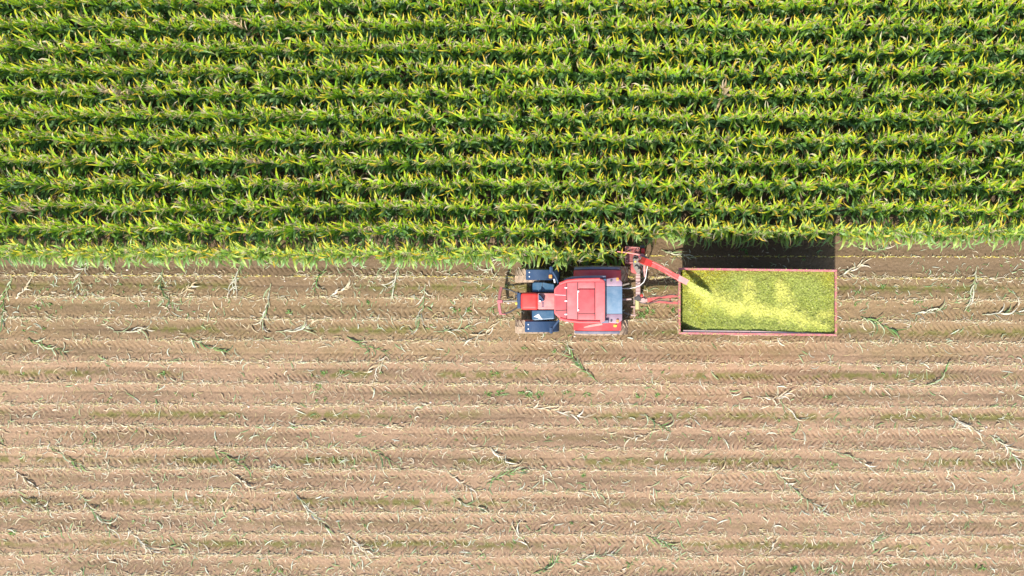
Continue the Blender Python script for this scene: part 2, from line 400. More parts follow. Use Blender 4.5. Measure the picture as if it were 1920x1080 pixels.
def maize_parts(seed, dry=False, edge=False):
    rnd = np.random.default_rng(seed)
    Hh = 1.95 + rnd.uniform(-0.18, 0.2)
    lean = rnd.normal(0, 0.03, 2)
    def stem(z): return np.array([lean[0] * z, lean[1] * z, z])
    fol = []; off = 0
    nl = rnd.integers(10, 13)
    az0 = rnd.uniform(0, 2 * math.pi)
    for i in range(nl):
        q = i / (nl - 1)
        z = (0.40 + 1.7 * q) if q <= 0.5 else Hh - 0.75 * (1 - q) / 0.5 - 0.03
        az = az0 + i * math.pi + rnd.normal(0, 0.45) + q * 0.8
        top = q > 0.5
        if top: az = math.pi / 2 + (1 if i % 2 else -1) * rnd.uniform(0.0, 1.25) + (math.pi if rnd.random() < 0.16 else 0)
        if top:
            L = rnd.uniform(0.42, 0.66); Wd = rnd.uniform(0.065, 0.098); th0 = R(rnd.uniform(64, 84)); th1 = R(rnd.uniform(-5, 60))
            c0 = GREENS[rnd.integers(0, 4)]; c1 = GREENS[rnd.integers(0, 4)] * 1.1
        else:
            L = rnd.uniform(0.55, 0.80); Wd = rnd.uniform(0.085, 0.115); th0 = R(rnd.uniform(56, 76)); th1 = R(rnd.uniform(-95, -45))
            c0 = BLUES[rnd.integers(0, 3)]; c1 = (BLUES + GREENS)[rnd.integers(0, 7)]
        u = rnd.random()
        if top: tipc, ta = (YEL[rnd.integers(0, 3)], rnd.uniform(0.28, 0.62)) if u < 0.70 else ((TAN[rnd.integers(0, 3)], rnd.uniform(0.4, 0.75)) if u < 0.90 else (c1, 1.0))
        else: tipc, ta = (TAN[rnd.integers(0, 3)], rnd.uniform(0.55, 0.85)) if u < 0.3 else (c1, 1.0)
        if edge and not top: c0 = GREENS[rnd.integers(0, 4)] * 0.8; c1 = c0 + 0.14  # edge row leaves coloured paler, sunlight painted into them
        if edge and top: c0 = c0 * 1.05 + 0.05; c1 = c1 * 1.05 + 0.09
        if dry: c0 = c1 = TAN[rnd.integers(0, 3)] * 0.9; tipc = TAN[0]; ta = 0.6
        v, f, c_ = leaf_strip(stem(z), az, L, Wd, th0, th1, 5, rnd, c0, c1, tipc, ta, rnd.uniform(-0.8, 0.8))
        fol.append((v, f + off, c_)); off += len(v)
    V1 = np.concatenate([a[0] for a in fol]); F1 = np.concatenate([a[1] for a in fol]); C1 = np.concatenate([a[2] for a in fol])
    # stalk
    vs = []; fs = []; cs = []
    for i, z in enumerate((-0.05, 0.9, Hh + 0.05)):
        r_ = (0.014, 0.012, 0.006)[i]; p = stem(z)
        for a in range(4): vs.append(p + np.array([math.cos(a * math.pi / 2) * r_, math.sin(a * math.pi / 2) * r_, 0])); cs.append(BLUES[2] * (1.2 if not dry else 1) if not dry else TAN[1])
    for i in range(2):
        for a in range(4): fs.append((i * 4 + a, i * 4 + (a + 1) % 4, i * 4 + 4 + (a + 1) % 4, i * 4 + 4 + a))
    # tassel
    tv = []; tf = []; tcol = []; o2 = 0
    p = stem(Hh + 0.03); tc_ = np.array([(0.62, 0.50, 0.26), (0.60, 0.46, 0.28), (0.66, 0.56, 0.36)][rnd.integers(0, 3)]) * rnd.uniform(0.75, 1.1)
    for i in range(rnd.integers(6, 10)):
        v, f, c_ = leaf_strip(p, rnd.uniform(0, 6.28), rnd.uniform(0.16, 0.28), 0.019, R(rnd.uniform(55, 88)), R(rnd.uniform(-20, 60)), 2, rnd, tc_, tc_, tc_ * 1.1, 0.5)
        tv.append(v); tf.append(f + o2); tcol.append(c_); o2 += len(v)
    return (np.array(vs), np.array(fs), np.array(cs)), (V1, F1, C1), (np.concatenate(tv), np.concatenate(tf), np.concatenate(tcol))

NV = 26
PARTS = [maize_parts(100 + i, dry=(i == 25)) for i in range(NV)]
EDGE = [maize_parts(300 + i, edge=True) for i in range(16)]
WHOLE = []
for st, fo, ta in PARTS:
    v = np.concatenate([st[0], fo[0], ta[0]]); f = np.concatenate([st[1], fo[1] + len(st[0]), ta[1] + len(st[0]) + len(fo[0])]); c_ = np.concatenate([st[2], fo[2], ta[2]])
    WHOLE.append((v.astype(np.float32), f.astype(np.int32), c_.astype(np.float32)))
XL, XR = -21.0, 22.0
SP = 0.145
END_X = P(1163, 470, 0).x        # the edge row stands only in front of (left of) the cutter
def plant_specs(k):
    """base positions of row k (0 = edge row, counting away from the machine)"""
    out = []; x = XL + rng.uniform(0, SP)
    while x < XR:
        y = Y0 + k * ROW + slope(x) + rng.normal(0, 0.025)
        if not (k == 0 and x > END_X) and rng.random() > 0.03:
            out.append((x + rng.normal(0, 0.02), y, rng.normal(0, 0.35) + 0.45 * (CX - x) / 20 + 0.08, rng.uniform(0.88, 1.1), 25 if rng.random() < 0.003 else int(rng.integers(0, 25)), rng.normal(0, 0.05), rng.normal(0, 0.03)))
        x += SP
    return out
field = []
front = []
XV0, XV1 = P(-25, 470, 1.8).x, P(1945, 430, 1.8).x
for k in range(0, 17):
    for s in plant_specs(k):
        x = s[0]
        if (k == 0 and x > XV0) or (k == 1 and END_X < x < XV1): front.append((k, s))
        else: field.append(s)
FV = []; FF = []; FC = []; off = 0
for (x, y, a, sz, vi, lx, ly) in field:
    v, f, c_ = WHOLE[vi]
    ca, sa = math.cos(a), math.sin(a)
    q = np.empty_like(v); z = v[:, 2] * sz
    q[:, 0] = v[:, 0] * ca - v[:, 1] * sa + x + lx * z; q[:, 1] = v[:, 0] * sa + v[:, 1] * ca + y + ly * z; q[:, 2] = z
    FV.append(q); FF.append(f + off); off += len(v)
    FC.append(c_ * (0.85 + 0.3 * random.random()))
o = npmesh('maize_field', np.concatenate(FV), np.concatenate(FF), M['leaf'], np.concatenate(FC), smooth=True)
tag(o, 'rows of standing green maize with yellowing tips behind the edge row', 'maize field', kind='stuff')
del FV, FF, FC
VM = []
for i, (st, fo, ta) in enumerate(EDGE):
    ms = []
    for nm, p in (('stalk', st), ('foliage', fo), ('tassel', ta)):
        oo = npmesh(nm, p[0], p[1], M['leaf'], p[2], smooth=True); ms.append(oo.data); bpy.data.objects.remove(oo)
    VM.append(ms)
print('field plants', len(field), 'front', len(front))
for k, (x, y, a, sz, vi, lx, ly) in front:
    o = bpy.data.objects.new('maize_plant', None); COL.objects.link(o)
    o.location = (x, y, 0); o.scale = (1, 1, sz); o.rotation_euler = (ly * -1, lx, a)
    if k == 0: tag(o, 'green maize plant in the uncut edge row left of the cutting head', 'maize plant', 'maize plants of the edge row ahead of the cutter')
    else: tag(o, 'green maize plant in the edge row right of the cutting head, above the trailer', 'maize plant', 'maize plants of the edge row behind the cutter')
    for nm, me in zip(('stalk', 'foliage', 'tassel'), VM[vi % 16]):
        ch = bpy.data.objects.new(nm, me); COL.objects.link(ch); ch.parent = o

# ------------------------------------------------------------------ straw, stubble, weeds
def ribbons(px_, py_, pz, ang, L, Wd, bend, tilt, col, seg=4):
    """many thin curved strips lying on the ground at once; all inputs arrays"""
    n_ = len(px_); s = np.linspace(-0.5, 0.5, seg + 1)[None, :]
    a = ang[:, None] + bend[:, None] * s
    dx = np.cos(a) * L[:, None] / seg; dy = np.sin(a) * L[:, None] / seg
    x = px_[:, None] + np.cumsum(dx, 1) - dx.sum(1, keepdims=True) / 2; y = py_[:, None] + np.cumsum(dy, 1) - dy.sum(1, keepdims=True) / 2
    z = soil_height(x, y) * 0.8 + 0.012 + pz[:, None] + np.abs(tilt[:, None]) * L[:, None] * (0.5 - 2 * s ** 2) 
    w = Wd[:, None] * 0.5 * (1 - (2 * np.abs(s)) ** 3 * 0.85)
    nxx, nyy = -np.sin(a), np.cos(a)
    Vv = np.empty((n_, seg + 1, 2, 3)); tw = rng.uniform(-0.7, 0.7, (n_, 1))
    for j, sg in enumerate((-1, 1)):
        Vv[:, :, j, 0] = x + sg * w * nxx; Vv[:, :, j, 1] = y + sg * w * nyy; Vv[:, :, j, 2] = z + sg * w * tw + np.abs(w) * .7
    f0 = np.array([(2 * i, 2 * i + 1, 2 * i + 3, 2 * i + 2) for i in range(seg)])
    Ff = (f0[None] + (np.arange(n_) * (seg + 1) * 2)[:, None, None]).reshape(-1, 4)
    Cc = np.repeat(col, (seg + 1) * 2, 0)
    return Vv.reshape(-1, 3), Ff, Cc

def pick(pal, n_, v=0.12):
    pal = np.array(pal); c_ = pal[rng.integers(0, len(pal), n_)]
    return c_ * rng.uniform(1 - v, 1 + v, (n_, 1))
STRAW = [(0.58, 0.48, 0.31), (0.44, 0.34, 0.19), (0.58, 0.50, 0.36), (0.34, 0.25, 0.14), (0.46, 0.39, 0.17), (0.32, 0.32, 0.17)]
GREENISH = [(0.30, 0.38, 0.18), (0.18, 0.28, 0.10), (0.42, 0.46, 0.30), (0.52, 0.55, 0.42)]
batches = []
def scatter(n_, yfun, Lr, Wr, ang_sd, pal, bend=1.6, ang_mean=None, tilt=0.1, xr=(-18.8, 18.8)):
    x = rng.uniform(*xr, n_); y, keep = yfun(x)
    x = x[keep]; y = y[keep]; n2 = len(x)
    ang = rng.normal(0, ang_sd, n2) if ang_mean is None else rng.normal(ang_mean, ang_sd, n2)
    batches.append(ribbons(x, y, rng.uniform(0, 0.015, n2), ang, rng.uniform(*Lr, n2), rng.uniform(*Wr, n2), rng.normal(0, bend, n2), rng.uniform(0, tilt, n2), pick(pal, n2)))
NROWS = 16
def on_rows(sd, lo=1, hi=NROWS, dens=None):
    def f(x):
        k = rng.integers(lo, hi, len(x)); y = Y0 + slope(x) - k * ROW + rng.normal(0, sd, len(x))
        keep = vnoise(x * 1.0, k * 7.3, 0.9, 61) > 0.22
        return y, keep
    return f
def anywhere(x):
    y = rng.uniform(-10.2, 1.0, len(x))
    keep = rng.random(len(x)) < (0.25 + 0.75 * np.clip((-y) / 9, 0, 1)) * (0.3 + 1.0 * vnoise(x, y, 1.0, 62))
    return y, keep
scatter(9500, on_rows(0.028), (0.10, 0.30), (0.012, 0.022), 0.18, STRAW[:5], 0.6)
scatter(10500, on_rows(0.10), (0.10, 0.32), (0.010, 0.022), 0.9, STRAW, 1.8)
scatter(21000, anywhere, (0.08, 0.30), (0.009, 0.020), 1.5, STRAW, 2.2, R(120))
scatter(4200, anywhere, (0.15, 0.45), (0.016, 0.038), 1.2, STRAW[:3] + GREENISH, 1.6, R(120))
# freshly cut rows nearest the crop: thin yellow broken line and green scraps
def fresh(k, x0=-19, x1=19):
    def f(x): return Y0 + slope(x) - k * ROW + rng.normal(0, 0.014, len(x)), vnoise(x, x * 0 + k, 0.35, 63) > 0.3
    return f
scatter(700, fresh(1), (0.06, 0.16), (0.012, 0.02), 0.1, [(0.62, 0.50, 0.10), (0.55, 0.45, 0.12)], 0.3)
scatter(260, fresh(0), (0.06, 0.16), (0.012, 0.02), 0.1, [(0.62, 0.50, 0.10), (0.50, 0.45, 0.12)], 0.3, xr=(END_X + 0.6, 19))
def near_crop(x):
    y = rng.uniform(-1.0, 1.35, len(x)) + np.where(x > END_X, 0.6 * rng.random(len(x)), 0); return y, vnoise(x, y, 0.7, 64) > 0.5
scatter(1500, near_crop, (0.08, 0.30), (0.012, 0.03), 1.3, GREENISH + [(0.6, 0.52, 0.36)], 1.4, R(60))
v = []; f = []; c_ = []; off = 0
for a in batches:
    v.append(a[0]); f.append(a[1] + off); c_.append(a[2]); off += len(a[0])
o = npmesh('straw_litter', np.concatenate(v), np.concatenate(f), M['straw'], np.concatenate(c_))
tag(o, 'pale scattered straw and leaf scraps lying over the cut field', 'straw', kind='stuff')

# stubs of cut stalks, hollow-topped, along each harvested row
v = []; f = []; c_ = []; off = 0
for k in range(0, NROWS):
    x = (END_X + 0.9) if k == 0 else -18.8
    while x < 18.8:
        if rng.random() > 0.12:
            yy = Y0 + slope(x) - k * ROW + rng.normal(0, 0.014); hh = rng.uniform(0.06, 0.13); r_ = rng.uniform(0.010, 0.015)
            lx, ly = rng.normal(0, 0.025, 2); z0 = gz(x, yy)
            ring = [(math.cos(t) * r_, math.sin(t) * r_) for t in np.linspace(0, 2 * math.pi, 6)[:-1]]
            for zz, kx in ((z0 - 0.02, 0), (z0 + hh, 1)):
                for (rx, ry) in ring: v.append((x + rx + kx * lx, yy + ry + kx * ly, zz + kx * rx * 0.8)); c_.append((0.52, 0.44, 0.20) if kx == 0 else (0.74, 0.66, 0.42))
            v.append((x + lx, yy + ly, z0 + hh - 0.005)); c_.append((0.78, 0.72, 0.5))
            for j in range(5):
                f.append((off + j, off + (j + 1) % 5, off + 5 + (j + 1) % 5)); f.append((off + j, off + 5 + (j + 1) % 5, off + 5 + j)); f.append((off + 5 + j, off + 5 + (j + 1) % 5, off + 10))
            off += 11
        x += SP
o = npmesh('stubble', v, f, M['straw'], np.array(c_)); tag(o, 'short pale stubs of cut maize in straight rows', 'stubble', kind='stuff')

# weeds
wv = []; wf = []; wc = []; off = 0
def weed(px_, py_, n_, rad):
    global off
    p = P(px_, py_, 0)
    for i in range(n_):
        x = p.x + rng.normal(0, rad); y = p.y + rng.normal(0, rad * 0.5); z = gz(x, y)
        for j in range(rng.integers(4, 8)):
            cc = np.array([(0.17, 0.34, 0.07), (0.22, 0.38, 0.10), (0.34, 0.44, 0.20)][rng.integers(0, 3)])
            v_, f_, c2 = leaf_strip((x, y, z), rng.uniform(0, 6.28), rng.uniform(0.05, 0.12), rng.uniform(0.02, 0.04), R(60), R(-20), 2, rng, cc, cc, cc * 1.3, 0.8)
            wv.append(v_); wf.append(f_ + off); wc.append(c2); off += len(v_)
for a in ((912, 738, 5, .10), (942, 735, 9, .12), (982, 738, 12, .13), (1012, 740, 8, .12), (1068, 738, 4, .1), (1105, 740, 4, .1), (1195, 742, 5, .08), (1235, 740, 5, .1), (1205, 590, 12, .12), (1218, 580, 8, .1), (1262, 583, 5, .07),
          (1488, 1068, 10, .12), (1532, 1070, 7, .12), (1565, 1073, 6, .1), (1842, 1066, 8, .1), (1640, 452, 4, .1), (1395, 470, 8, .1), (605, 700, 5, .07), (640, 697, 4, .06), (600, 725, 6, .1), (600, 750, 4, .1), (300, 700, 5, .08), (545, 586, 4, .08),
          (690, 568, 3, .06), (855, 582, 6, .08), (878, 582, 5, .06), (930, 700, 3, .06), (1095, 892, 4, .06), (1555, 745, 6, .06), (1240, 1065, 6, .12), (1175, 1060, 4, .1), (20, 1000, 4, .1), (520, 1072, 5, .1), (480, 1070, 4, .1), (1560, 870, 4, .1), (70, 577, 4, .06), (95, 570, 3, .05), (1720, 567, 5, .08), (1655, 537, 4, .06), (980, 652, 3, .05), (1040, 660, 3, .05)):
    weed(*a)
for i in range(150):
    weed(rng.uniform(0, 1920), rng.choice([500, 540, 578, 618, 700, 740, 780, 820, 862, 940, 980, 1020, 1060]) + rng.normal(0, 6), 1, 0.02)
o = npmesh('weeds', np.concatenate(wv), np.concatenate(wf), M['leaf'], np.concatenate(wc)); tag(o, 'small green weeds sprouting between the stubble rows', 'weeds', kind='stuff')

# pebbles
pb = bmesh.new()
for i in range(420):
    x = rng.uniform(-18.5, 18.5); y = rng.uniform(-10, 1.2); s = rng.uniform(0.010, 0.022) if i > 24 else rng.uniform(0.03, 0.05)
    t = bmesh.new(); bmesh.ops.create_icosphere(t, subdivisions=1, radius=s)
    for q in t.verts: q.co = Vector((q.co.x * rng.uniform(0.9, 1.4), q.co.y * rng.uniform(.7, 1.1), q.co.z * 0.7)) + Vector((x, y, gz(x, y) + s * 0.3))
    merge(pb, t)
m, n, l, b = mat('pebble', 0.8); b.inputs['Base Color'].default_value = (0.62, 0.52, 0.44, 1); M['pebble'] = m
o = build('pebbles', pb, 'pebble'); tag(o, 'small pale stones scattered over the cut field', 'pebbles', kind='stuff')

# ------------------------------------------------------------------ fallen stalks left on the field, one object each
def stalk_obj(pts_px, style, nleaf, label, thick=0.016):
    """pts_px: photo polyline from the butt to the tip"""
    pw = [P(x, y, 0.05) for x, y in pts_px]
    root = Vector((pw[0].x, pw[0].y, gz(pw[0].x, pw[0].y)))
    o = thing('fallen_stalk', label, 'maize stalk', root, 'cut maize stalks lying on the stubble')
    bm = bmesh.new(); pp = []; N = 6; L = sum((b_ - a_).length for a_, b_ in zip(pw, pw[1:]))
    for a_, b_ in zip(pw, pw[1:]):
        for i in range(N): pp.append(a_.lerp(b_, i / N))
    pp.append(pw[-1])
    rr = []
    for i, p in enumerate(pp):
        p.z = gz(p.x, p.y) + 0.022 + 0.012 * math.sin(i / len(pp) * 3.1); rr.append(thick * (1 - 0.75 * i / len(pp)))
    stalkc = {'green': (0.34, 0.40, 0.16), 'pale': (0.62, 0.54, 0.36), 'mixed': (0.50, 0.50, 0.27)}[style]
    tube(bm, pp, rr, 6)
    st = build('stem', bm, 'straw', o)
    stalkc = tuple(q * 0.8 for q in stalkc)
    cs = np.tile(np.array([*stalkc, 1.0], dtype=np.float32), (len(st.data.vertices), 1)); at_ = st.data.attributes.new('Col', 'FLOAT_COLOR', 'POINT'); at_.data.foreach_set('color', cs.ravel())
    pal = {'green': [(0.10, 0.24, 0.05), (0.16, 0.30, 0.07), (0.42, 0.50, 0.30), (0.06, 0.16, 0.05)], 'pale': [(0.66, 0.56, 0.38), (0.72, 0.66, 0.52), (0.55, 0.42, 0.24)], 'mixed': [(0.20, 0.30, 0.11), (0.60, 0.58, 0.42), (0.66, 0.62, 0.50), (0.32, 0.38, 0.2)]}[style]
    A = []; off_ = 0
    nleaf = int(nleaf * 1.5)
    for i in range(nleaf):
        q = 0.1 + 0.88 * (i / max(1, nleaf - 1)) ** 0.8; p = pp[min(len(pp) - 1, int(q * (len(pp) - 1)))]
        j = min(len(pp) - 2, int(q * (len(pp) - 1))); d = pp[j + 1] - pp[j]; az = math.atan2(d.y, d.x) + (1 if i % 2 else -1) * rng.uniform(0.05, 0.7)
        cc = np.array(pal[rng.integers(0, len(pal))]) * 0.85 + 0.01
        v_, f_, c2 = leaf_strip((p.x - root.x, p.y - root.y, p.z - root.z + 0.01), az, rng.uniform(0.18, 0.6) * min(1.2, 0.5 + L * .5), rng.uniform(0.026, 0.052), R(rng.uniform(8, 28)), R(rng.uniform(-24, -8)), 5, rng, cc, cc, np.array((0.66, 0.58, 0.4)), rng.uniform(0.5, 1.0), rng.uniform(-1.1, 1.1))
        A.append((v_, f_ + off_, c2)); off_ += len(v_)
    npmesh('leaf', np.concatenate([a[0] for a in A]), np.concatenate([a[1] for a in A]), M['straw'], np.concatenate([a[2] for a in A]), parent=o)
    return o
FS = [
 ([(22, 520), (6, 560), (4, 605)], 'green', 8, 'green maize stalk lying at the left edge of the field just below the standing crop'),
 ([(28, 560), (52, 535)], 'pale', 6, 'small tuft of whitish leaves nearest the left edge under the standing maize'),
 ([(168, 488), (150, 512), (138, 548)], 'mixed', 7, 'green and white stalk pointing down from the crop edge near the far left'),
 ([(305, 505), (298, 540), (325, 572)], 'green', 9, 'bushy green bent stalk below the crop, nearest the upper left quarter of the field'),
 ([(335, 553), (362, 535)], 'pale', 6, 'pale leaf tuft just right of the bushy green bent stalk'),
 ([(455, 488), (444, 515), (436, 548)], 'mixed', 7, 'green and white stalk below the crop midway between left edge and tractor'),
 ([(507, 532), (500, 575), (490, 612)], 'mixed', 8, 'upright spray of stalk and leaves crossing two stubble lines, left one of the two sprays'),
 ([(612, 508), (596, 520), (588, 545)], 'green', 7, 'green leafy scrap on the first stubble line, between the two upright sprays'),
 ([(622, 552), (655, 538)], 'pale', 6, 'white dry leaf tuft between the two upright sprays'),
 ([(748, 492), (740, 530), (732, 552)], 'mixed', 8, 'pale green stalk dropping from the crop edge with a curved leaf at its foot'),
 ([(797, 532), (793, 572), (783, 616)], 'mixed', 8, 'upright spray of stalk and leaves crossing two stubble lines, nearest the tractor front'),
 ([(938, 482), (918, 505), (900, 530)], 'pale', 4, 'thin straw coloured stalk leaning down from the crop just ahead of the front wheels'),
 ([(212, 622), (245, 622), (280, 616)], 'mixed', 6, 'pale stalk lying flat along the third stubble line at far left'),
 ([(516, 622), (548, 620), (584, 616)], 'mixed', 6, 'pale stalk lying flat along the row, below and right of the left spray'),
 ([(812, 622), (850, 620), (892, 612)], 'mixed', 7, 'long pale green stalk lying flat left of the lower front wheel'),
 ([(936, 602), (912, 625), (868, 642)], 'pale', 6, 'whitish stalk slanting up to the right beside the lower front wheel'),
 ([(52, 634), (80, 648), (126, 662)], 'green', 7, 'green leaved stalk slanting down to the right, near the left edge below the third line'),
 ([(355, 634), (384, 648), (428, 662)], 'green', 7, 'green leaved stalk slanting down to the right, second of three alike left of the tractor'),
 ([(650, 632), (684, 648), (728, 662)], 'green', 7, 'green leaved stalk slanting down to the right, closest of three alike to the tractor'),
 ([(722, 668), (714, 685), (694, 697)], 'pale', 4, 'small white dry leaf scrap hooked below the slanting green stalk'),
 ([(1120, 716), (1090, 690), (1058, 652)], 'green', 10, 'large green leaved stalk lying slantwise just below the tractor rear wheel'),
 ([(1462, 752), (1490, 778), (1512, 824)], 'mixed', 5, 'curved stalk hanging down below the trailer, right of centre'),
 ([(985, 764), (1030, 768), (1108, 786)], 'pale', 8, 'long dry brownish stalk lying nearly flat below the tractor'),
 ([(1208, 776), (1232, 796), (1256, 802)], 'green', 6, 'short green and white leaf tuft below the front end of the trailer'),
 ([(1236, 806), (1206, 818), (1176, 824)], 'pale', 4, 'yellowish stalk with a husk at its left end, lying below the trailer drawbar'),
 ([(918, 838), (938, 858), (964, 880)], 'pale', 6, 'dry split stalk slanting into a green leafy tuft at the middle of the field'),
 ([(912, 908), (940, 892), (984, 880)], 'green', 9, 'green leafy tuft lying in the middle of the cut field'),
 ([(92, 838), (122, 856), (156, 876)], 'green', 5, 'stalk with a bright green sheath slanting down right, leftmost of three alike'),
 ([(396, 838), (430, 858), (462, 876)], 'green', 5, 'stalk with a bright green sheath slanting down right, middle of three alike'),
 ([(682, 838), (716, 854), (750, 876)], 'green', 5, 'stalk with a bright green sheath slanting down right, rightmost of three alike'),
 ([(28, 884), (50, 902), (76, 920)], 'pale', 6, 'forked dry stalk near the lower left edge, above the curved one'),
 ([(428, 884), (452, 902), (478, 920)], 'pale', 6, 'forked dry stalk left of centre in the lower half'),
 ([(838, 884), (862, 904), (886, 920)], 'pale', 6, 'forked dry stalk just left of the green tuft at mid field'),
 ([(34, 930), (60, 945), (92, 952)], 'mixed', 5, 'curved pale stalk with a leaf hooked at its end near the lower left edge'),
 ([(845, 930), (870, 945), (905, 954)], 'mixed', 5, 'curved pale stalk lying left of the centre near the bottom'),
 ([(146, 924), (175, 960), (212, 998)], 'mixed', 10, 'long bundle of white and green leaves slanting down right at lower left'),
 ([(552, 924), (578, 958), (614, 992)], 'mixed', 10, 'long bundle of white and green leaves slanting down right, left of bottom centre'),
 ([(238, 990), (262, 1018), (292, 1036)], 'pale', 7, 'three pronged dry stalk near the bottom left corner'),
 ([(642, 998), (668, 1020), (696, 1038)], 'pale', 8, 'three pronged dry stalk near the bottom, left of centre'),
 ([(1012, 1062), (988, 1022), (958, 984)], 'pale', 6, 'thick whitish stalk lying steeply at the bottom centre'),
 ([(1070, 1056), (1110, 1044), (1162, 1036)], 'mixed', 8, 'long pale green stalk lying flat at bottom centre, right of the thick white one'),
 ([(1000, 1076), (1030, 1064), (1046, 1048)], 'green', 8, 'green leafy tuft cut off by the bottom border of the picture'),
 ([(1210, 1004), (1240, 1014), (1272, 1032)], 'green', 6, 'green tinged stalk with white blade near the bottom, right of centre'),
 ([(1320, 908), (1340, 892), (1354, 880)], 'pale', 3, 'short straight pale stick slanting up right, below the middle of the trailer'),
 ([(1450, 882), (1492, 920), (1554, 968)], 'mixed', 11, 'longest dry stalk with splayed leaves, crossing two lines at lower right'),
 ([(1562, 846), (1600, 858), (1632, 876)], 'mixed', 5, 'pale bladed stalk slanting down right beneath the rear end of the trailer'),
 ([(1780, 778), (1806, 796), (1838, 812)], 'pale', 8, 'bleached split stalk near the right edge at mid height of the cut field'),
 ([(1856, 816), (1888, 838), (1916, 876)], 'mixed', 9, 'green and white bundle slanting down to the right border'),
 ([(1420, 744), (1450, 748), (1480, 738)], 'pale', 8, 'loose heap of whitish leaves on a stubble line below the trailer'),
 ([(1736, 722), (1762, 714), (1776, 690)], 'green', 4, 'hooked yellow green stalk arching at the right, below the trailer level'),
 ([(1710, 588), (1740, 586), (1772, 580)], 'mixed', 7, 'pale stalk lying flat right of the trailer with leaves at its left foot'),
 ([(1842, 590), (1876, 588), (1918, 584)], 'mixed', 7, 'pale stalk lying flat at the right border, level with the trailer'),
 ([(1614, 594), (1644, 606), (1682, 622)], 'green', 8, 'green leaved stalk slanting down right just behind the trailer'),
 ([(1832, 500), (1826, 540), (1814, 578)], 'mixed', 9, 'upright spray of stalk and leaves right of the trailer'),
 ([(1574, 518), (1600, 506), (1618, 494)], 'pale', 8, 'whitish leaf tuft behind the upper rear corner of the trailer'),
 ([(1600, 460), (1640, 472), (1664, 462)], 'mixed', 7, 'pale bent stalk at the crop edge above and behind the trailer'),
 ([(1640, 1034), (1634, 1018), (1650, 1008)], 'mixed', 6, 'small green footed stalk near the bottom right'),
 ([(1442, 1038), (1452, 1020), (1460, 1006)], 'pale', 4, 'small dry white stalk near the bottom, right of centre'),
 ([(1270, 418), (1288, 432), (1312, 440)], 'pale', 9, 'withered tan maize plant broken down at the crop edge above the spout'),
 ([(1240, 468), (1262, 476), (1300, 484)], 'mixed', 7, 'green scraps of a cut stalk lying between cutter and trailer'),
]
for s in FS: stalk_obj(*s)

# ------------------------------------------------------------------ tractor
T = thing('tractor', 'red tractor with blue front mudguards and wide red cab roof, pulling the trailer', 'tractor', P(1075, 564, 0))
for py in (517.3, 611.7):
    c0 = P(1002, py, 0.66); wheel(T, (c0.x, c0.y, 0.66), 0.66, 0.47, 20)
for py in (513.5, 613.5):
    c0 = P(1127, py, 0.93); wheel(T, (c0.x, c0.y, 0.93), 0.93, 0.50, 22)
# front mudguards, arched over the tyres
def arch(parent, name, m, cx_px, y0, y1, rad, zc, a0, a1, n=14, th=0.02, lipm=None):
    bm = bmesh.new(); outer = []; 
    ca = P(cx_px, 0, zc + rad * .9).x; ya_, yb_ = P(0, y0, zc + rad).y, P(0, y1, zc + rad).y
    prev = None
    for i in range(n + 1):
        a = R(a0 + (a1 - a0) * i / n)
        row = []
        for yy, dr in ((ya_, -0.03), (ya_ - 0.02, 0), (yb_ + 0.02, 0), (yb_, -0.03), (yb_ , -0.05), (ya_, -0.05)):
            r_ = rad + dr; row.append(bm.verts.new((ca + r_ * math.cos(a), yy, zc + r_ * math.sin(a))))
        if prev:
            for j in range(6): bm.faces.new((prev[j], prev[(j + 1) % 6], row[(j + 1) % 6], row[j]))
        else: bm.faces.new(row)
        prev = row
    bm.faces.new(prev[::-1])
    return build(name, bm, m, parent, smooth=True)
for (a, b_, x0) in ((504.8, 525, 1004), (602.2, 623, 1002)):
    fo = arch(T, 'front_mudguard', 'navy', x0, a, b_, 0.76, 0.66, 115, 0)
    for q in (0.30, 0.70):
        bm = bmesh.new(); pp = P(x0 - 11, a + (b_ - a) * q, 1.36); cyl(bm, (pp.x, pp.y, 0.66 + 0.76 * math.sin(math.acos(max(-1, min(1, (pp.x - P(x0, 0, 1.3).x) / 0.76)))) + 0.004), 0.022, 0.03, 10)
        build('bolt', bm, 'white', fo)
# chassis, axles, engine
bm = bmesh.new(); pbox(bm, 974, 1160, 553, 576, 0.55, 0.95, 0.03); pbox(bm, 995, 1009, 520, 609, 0.55, 0.75, 0.03)
pbox(bm, 1118, 1136, 520, 608, 0.78, 1.08, 0.04); build('chassis', bm, 'dark', T)
bm = bmesh.new(); pbox(bm, 975.6, 1009, 548.2, 581, 0.95, 1.55, 0.11, 5); build('engine_hood', bm, 'bright_red', T, True, 'bright red nose of the hood')
bm = bmesh.new(); pbox(bm, 1008, 1040, 549.2, 580, 0.95, 1.53, 0.035, 3); hd = build('rear_hood', bm, 'hood_red', T, True, 'dusty pink rear section of the hood')
for i in range(4):
    bm = bmesh.new(); pbox(bm, 1016, 1020, 566.5 + i * 2.5, 567.8 + i * 2.5, 1.50, 1.536); build('vent_slot', bm, 'navy', hd)
bm = bmesh.new(); pbox(bm, 969.5, 976.5, 548.5, 578.5, 0.7, 1.35, 0.03); gr = build('grille', bm, 'navy', T)
bm = bmesh.new(); pbox(bm, 966.5, 971, 546.5, 551, 0.9, 1.22, 0.02); pbox(bm, 965.8, 970.5, 552.5, 558, 0.9, 1.16, 0.03); build('headlight', bm, 'dark', T)
bm = bmesh.new(); pbox(bm, 965.8, 970.5, 566.8, 571, 0.9, 1.15, 0.02); build('headlight', bm, 'yellow', T, label='yellow marker light beside the grille')
